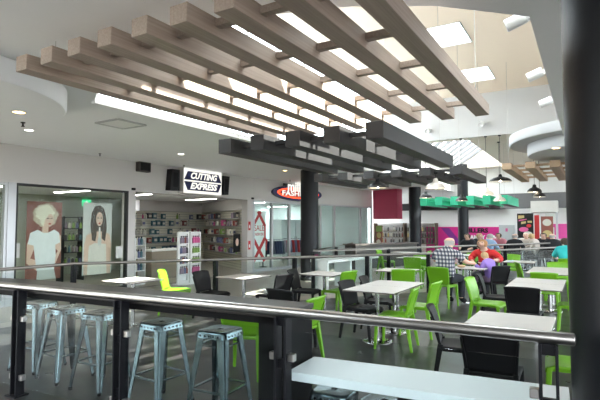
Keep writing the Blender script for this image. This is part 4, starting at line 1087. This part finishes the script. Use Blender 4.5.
        if smooth: bmesh.ops.subdivide_edges(bm, edges=bm.edges[:], cuts=1, use_grid_fill=True, smooth=.3); bm.normal_update()
        mv=[(v,v.normal.copy()) for v in bm.verts]
        for v,n_ in mv: v.co+=n_*off
        for _ in range(2): bmesh.ops.smooth_vert(bm, verts=[v for v in bm.verts if v.is_boundary], factor=.5, use_axis_x=True, use_axis_y=True, use_axis_z=True)
        nm=bpy.data.meshes.new(name); bm.to_mesh(nm); bm.free(); nm.materials.clear(); nm.materials.append(m)
        for p in nm.polygons: p.use_smooth=True; p.material_index=0
        o=bpy.data.objects.new(name,nm); COL.objects.link(o); o.parent=t; return o
    s1=min(sleeve,1); s2=sleeve-1
    shell('shirt', shirt, lambda c,i_: (i_[1]=='torso' and c.z>.56) or (i_[1]=='upper' and i_[2]<=s1) or (i_[1]=='fore' and i_[2]<=s2) or (i_[1]=='neck' and i_[2]<.12 ), .018)
    shell('trousers', legs, lambda c,i_: i_[1]=='leg' or (i_[1]=='torso' and c.z<.65) or (i_[1]=='shin' and i_[2]<.93) or (i_[1]=='torso' and c.z<.60), .012)
    shell('shoe', m_bchair, lambda c,i_: (i_[1]=='foot' or (i_[1]=='shin' and i_[2]>.9)) and c.x>0, .012)
    shell('shoe', m_bchair, lambda c,i_: (i_[1]=='foot' or (i_[1]=='shin' and i_[2]>.9)) and c.x<=0, .012)
    def hairy(c,i_):
        if i_[1] not in ('head','neck'): return False
        p=(c-md)/.10
        if bald: return p.y<-.05 and -.95<p.z<.1
        return p.z>.14 or (p.y<.45 and p.z>-.95) or (abs(p.x)>.62 and p.z>-.7)
    hr_=shell('hair', hairm, hairy, .006 if bald else .012, 1, True)
    if hair_len>0:
        c0=md; hb=MB(); hb.tube([c0+Vector((0,-.05,.02)),c0+Vector((0,-.075,-.08)),c0+Vector((0,-.075,-.08-hair_len))],[.06,.06,.025],12); hb.build('hair_tail', hairm, hr_)
    for s in (-1,1): MB().ball(md+Vector((s*.036,.086,-.005)),.011,8,6).build('eye', m_black, t)
    MB().ball(md+Vector((0,.088,-.072)),.02,8,6,(1.1,.4,.3)).build('mouth', cols('lips_%d'%len(bpy.data.materials),(.42,.12,.10)), t)
    return t
def cloth(n,c): return M(n,c,.9,var=.12,scale=20)
m_grey=cloth('grey_hair',(.33,.31,.295)); m_blond=cloth('blond_hair',(.48,.33,.17)); m_brown=cloth('brown_hair',(.06,.04,.03)); m_ginger=cloth('ginger_hair',(.36,.19,.09))
m_dark=cloth('dark_trousers',(.018,.020,.028)); m_rtop=cloth('red_knit',(.50,.02,.022)); m_purple=cloth('purple_cotton',(.26,.16,.50)); m_teal=cloth('teal_cotton',(.03,.42,.42)); m_blue=cloth('blue_shirt',(.24,.34,.52)); m_blk=cloth('black_jacket',(.014,.014,.018)); m_cream=cloth('cream_shirt',(.55,.48,.44)); m_mag2=cloth('rose_shirt',(.5,.18,.22))
Pm=man_ch.location
seated('seated elderly man in a black and white plaid shirt with dark trousers',(Pm.x+.03,Pm.y+.10,0),-14,m_plaid,m_dark,m_grey,m_skin,1.08,.10,((.30,.42,.80),(-.12,.40,.79)),.8,True,0,True,1.12,(.0,.02),((.32,.14,.84),(-.30,.10,.84)))
seated('seated woman in a red long sleeved top with ginger hair facing the man',(-2.02,11.60,0),168,m_rtop,m_dark,m_ginger,m_skinp,1.03,.12,((.16,.36,.80),(-.34,.30,.86)),1.85,False,.06,True,1.05,(.0,.04),((.30,.12,.86),(-.36,.10,.86)))
seated('small child in a purple top with fair hair sitting on the black chair',(-1.84,10.88,0.115),62,m_purple,cloth('pink_trousers',(.30,.2,.3)),m_blond,m_skinp,.74,.08,((.16,.36,.92),(-.16,.36,.92)),1.8,False,.12,True,.95,(0,.03))
pt=D(565,12.3); seated('seated person in a teal top with their back to us, beside the thick column',(pt.x,pt.y,0),10,m_teal,m_dark,m_brown,m_skinp,1.02,.05,sleeve=.9,hair_len=.05)
chair('g',pt.x,pt.y-.02,10,'green chair under the person in the teal top')
FP=[(468,17.6,170,m_blk,m_brown,0,'far seated person in black with dark hair, leftmost of the group'),(478,18.1,-150,m_dark,m_blond,0,'far seated person in navy with fair hair, second from left in the group'),
    (488,16.9,-20,m_blue,m_grey,0,'far seated person in a pale blue shirt with grey hair'),(499,18.6,170,m_mag2,m_brown,0,'far seated person in a rose top between the blue shirt and the bald man'),
    (514,17.2,0,m_blk,m_grey,1,'far seated bald man in a black jacket with his back to us'),(526,18.7,175,m_cream,m_grey,1,'far seated balding person in a cream shirt facing us'),
    (534,17.4,70,m_cream,m_blond,0,'far seated fair haired person in a cream top turned sideways'),(543,18.7,180,m_blk,m_brown,0,'far seated brown haired person in black facing us'),
    (552,17.3,10,m_blk,m_grey,1,'far seated bald man in black nearest the column')]
for px,d,a,sh,hm,bd,l in FP:
    p=D(px,d); seated(l,(p.x,p.y,0),a,sh,m_dark,hm,None,1.04,.06,sleeve=1.7,bald=bool(bd),group='older people seated at the far tables')
    chair('b',p.x,p.y-.0,a,'black chair under the '+' '.join(l.replace('far seated ','').split()[:12]),'chairs of the far group')
# things on tables
def food(p,label):
    t=thing('paper_bag_lunch',label,'food',p); MB().ball((0,0,.03),.07,12,8,(1.3,.9,.43)).build('wrapper', cols('paper_tan',(.55,.38,.22)), t)
food((-2.36,10.62,.742),'small tan paper wrapped snack on the table in front of the man')
t=thing('magazine','open folded pale blue magazine on the small table beyond the child','magazine',(-1.62,12.95,.743),.3); MB().bar((-.15,0,.004),(.0,0,.03),.2,.006).build('cover', cols('mag_blue',(.45,.62,.72)), t); MB().bar((0,0,.03),(.15,0,.004),.2,.006).build('page', cols('mag_white',(.7,.7,.7)), t)

# ================================================================== CAMERA, SKY, SUN
cam=bpy.data.cameras.new('camera'); co=bpy.data.objects.new('camera',cam); COL.objects.link(co)
cam.sensor_width=36; cam.lens=F/600*36; cam.clip_end=200
co.location=(0,0,H); co.rotation_euler=(PI/2+PITCH,0,YAW); SC.camera=co
wd=bpy.data.worlds.new('world'); SC.world=wd; wd.use_nodes=True
bg=wd.node_tree.nodes['Background']; nt=wd.node_tree
tc=nt.nodes.new('ShaderNodeTexCoord'); sx=nt.nodes.new('ShaderNodeSeparateXYZ'); rp=nt.nodes.new('ShaderNodeValToRGB'); ma=nt.nodes.new('ShaderNodeMath'); ma.operation='MULTIPLY_ADD'; ma.inputs[1].default_value=.5; ma.inputs[2].default_value=.5
nt.links.new(tc.outputs['Generated'],sx.inputs[0]); nt.links.new(sx.outputs[2],ma.inputs[0]); nt.links.new(ma.outputs[0],rp.inputs[0]); nt.links.new(rp.outputs[0],bg.inputs[0])
rp.color_ramp.elements[0].position=.485; rp.color_ramp.elements[0].color=(.16,.155,.15,1); rp.color_ramp.elements[1].position=.515; rp.color_ramp.elements[1].color=(.90,.95,1,1); bg.inputs[1].default_value=8.5
sl_=bpy.data.lights.new('sun','SUN'); sl_.energy=32; sl_.angle=.009; sl_.color=(1,.95,.86)
so=bpy.data.objects.new('sun',sl_); COL.objects.link(so)
sd=Vector((-4.0,-.25,-5.0)).normalized(); so.rotation_euler=sd.to_track_quat('-Z','Y').to_euler(); so.location=(0,4,9)
SC.view_settings.view_transform='Standard'; SC.view_settings.look='None'; SC.view_settings.gamma=1; SC.view_settings.exposure=0.36
SC.view_settings.use_curve_mapping=False
SC.cycles.max_bounces=10; SC.cycles.diffuse_bounces=5; SC.cycles.transparent_max_bounces=24; SC.cycles.sample_clamp_indirect=6
SC.cycles.use_denoising=True
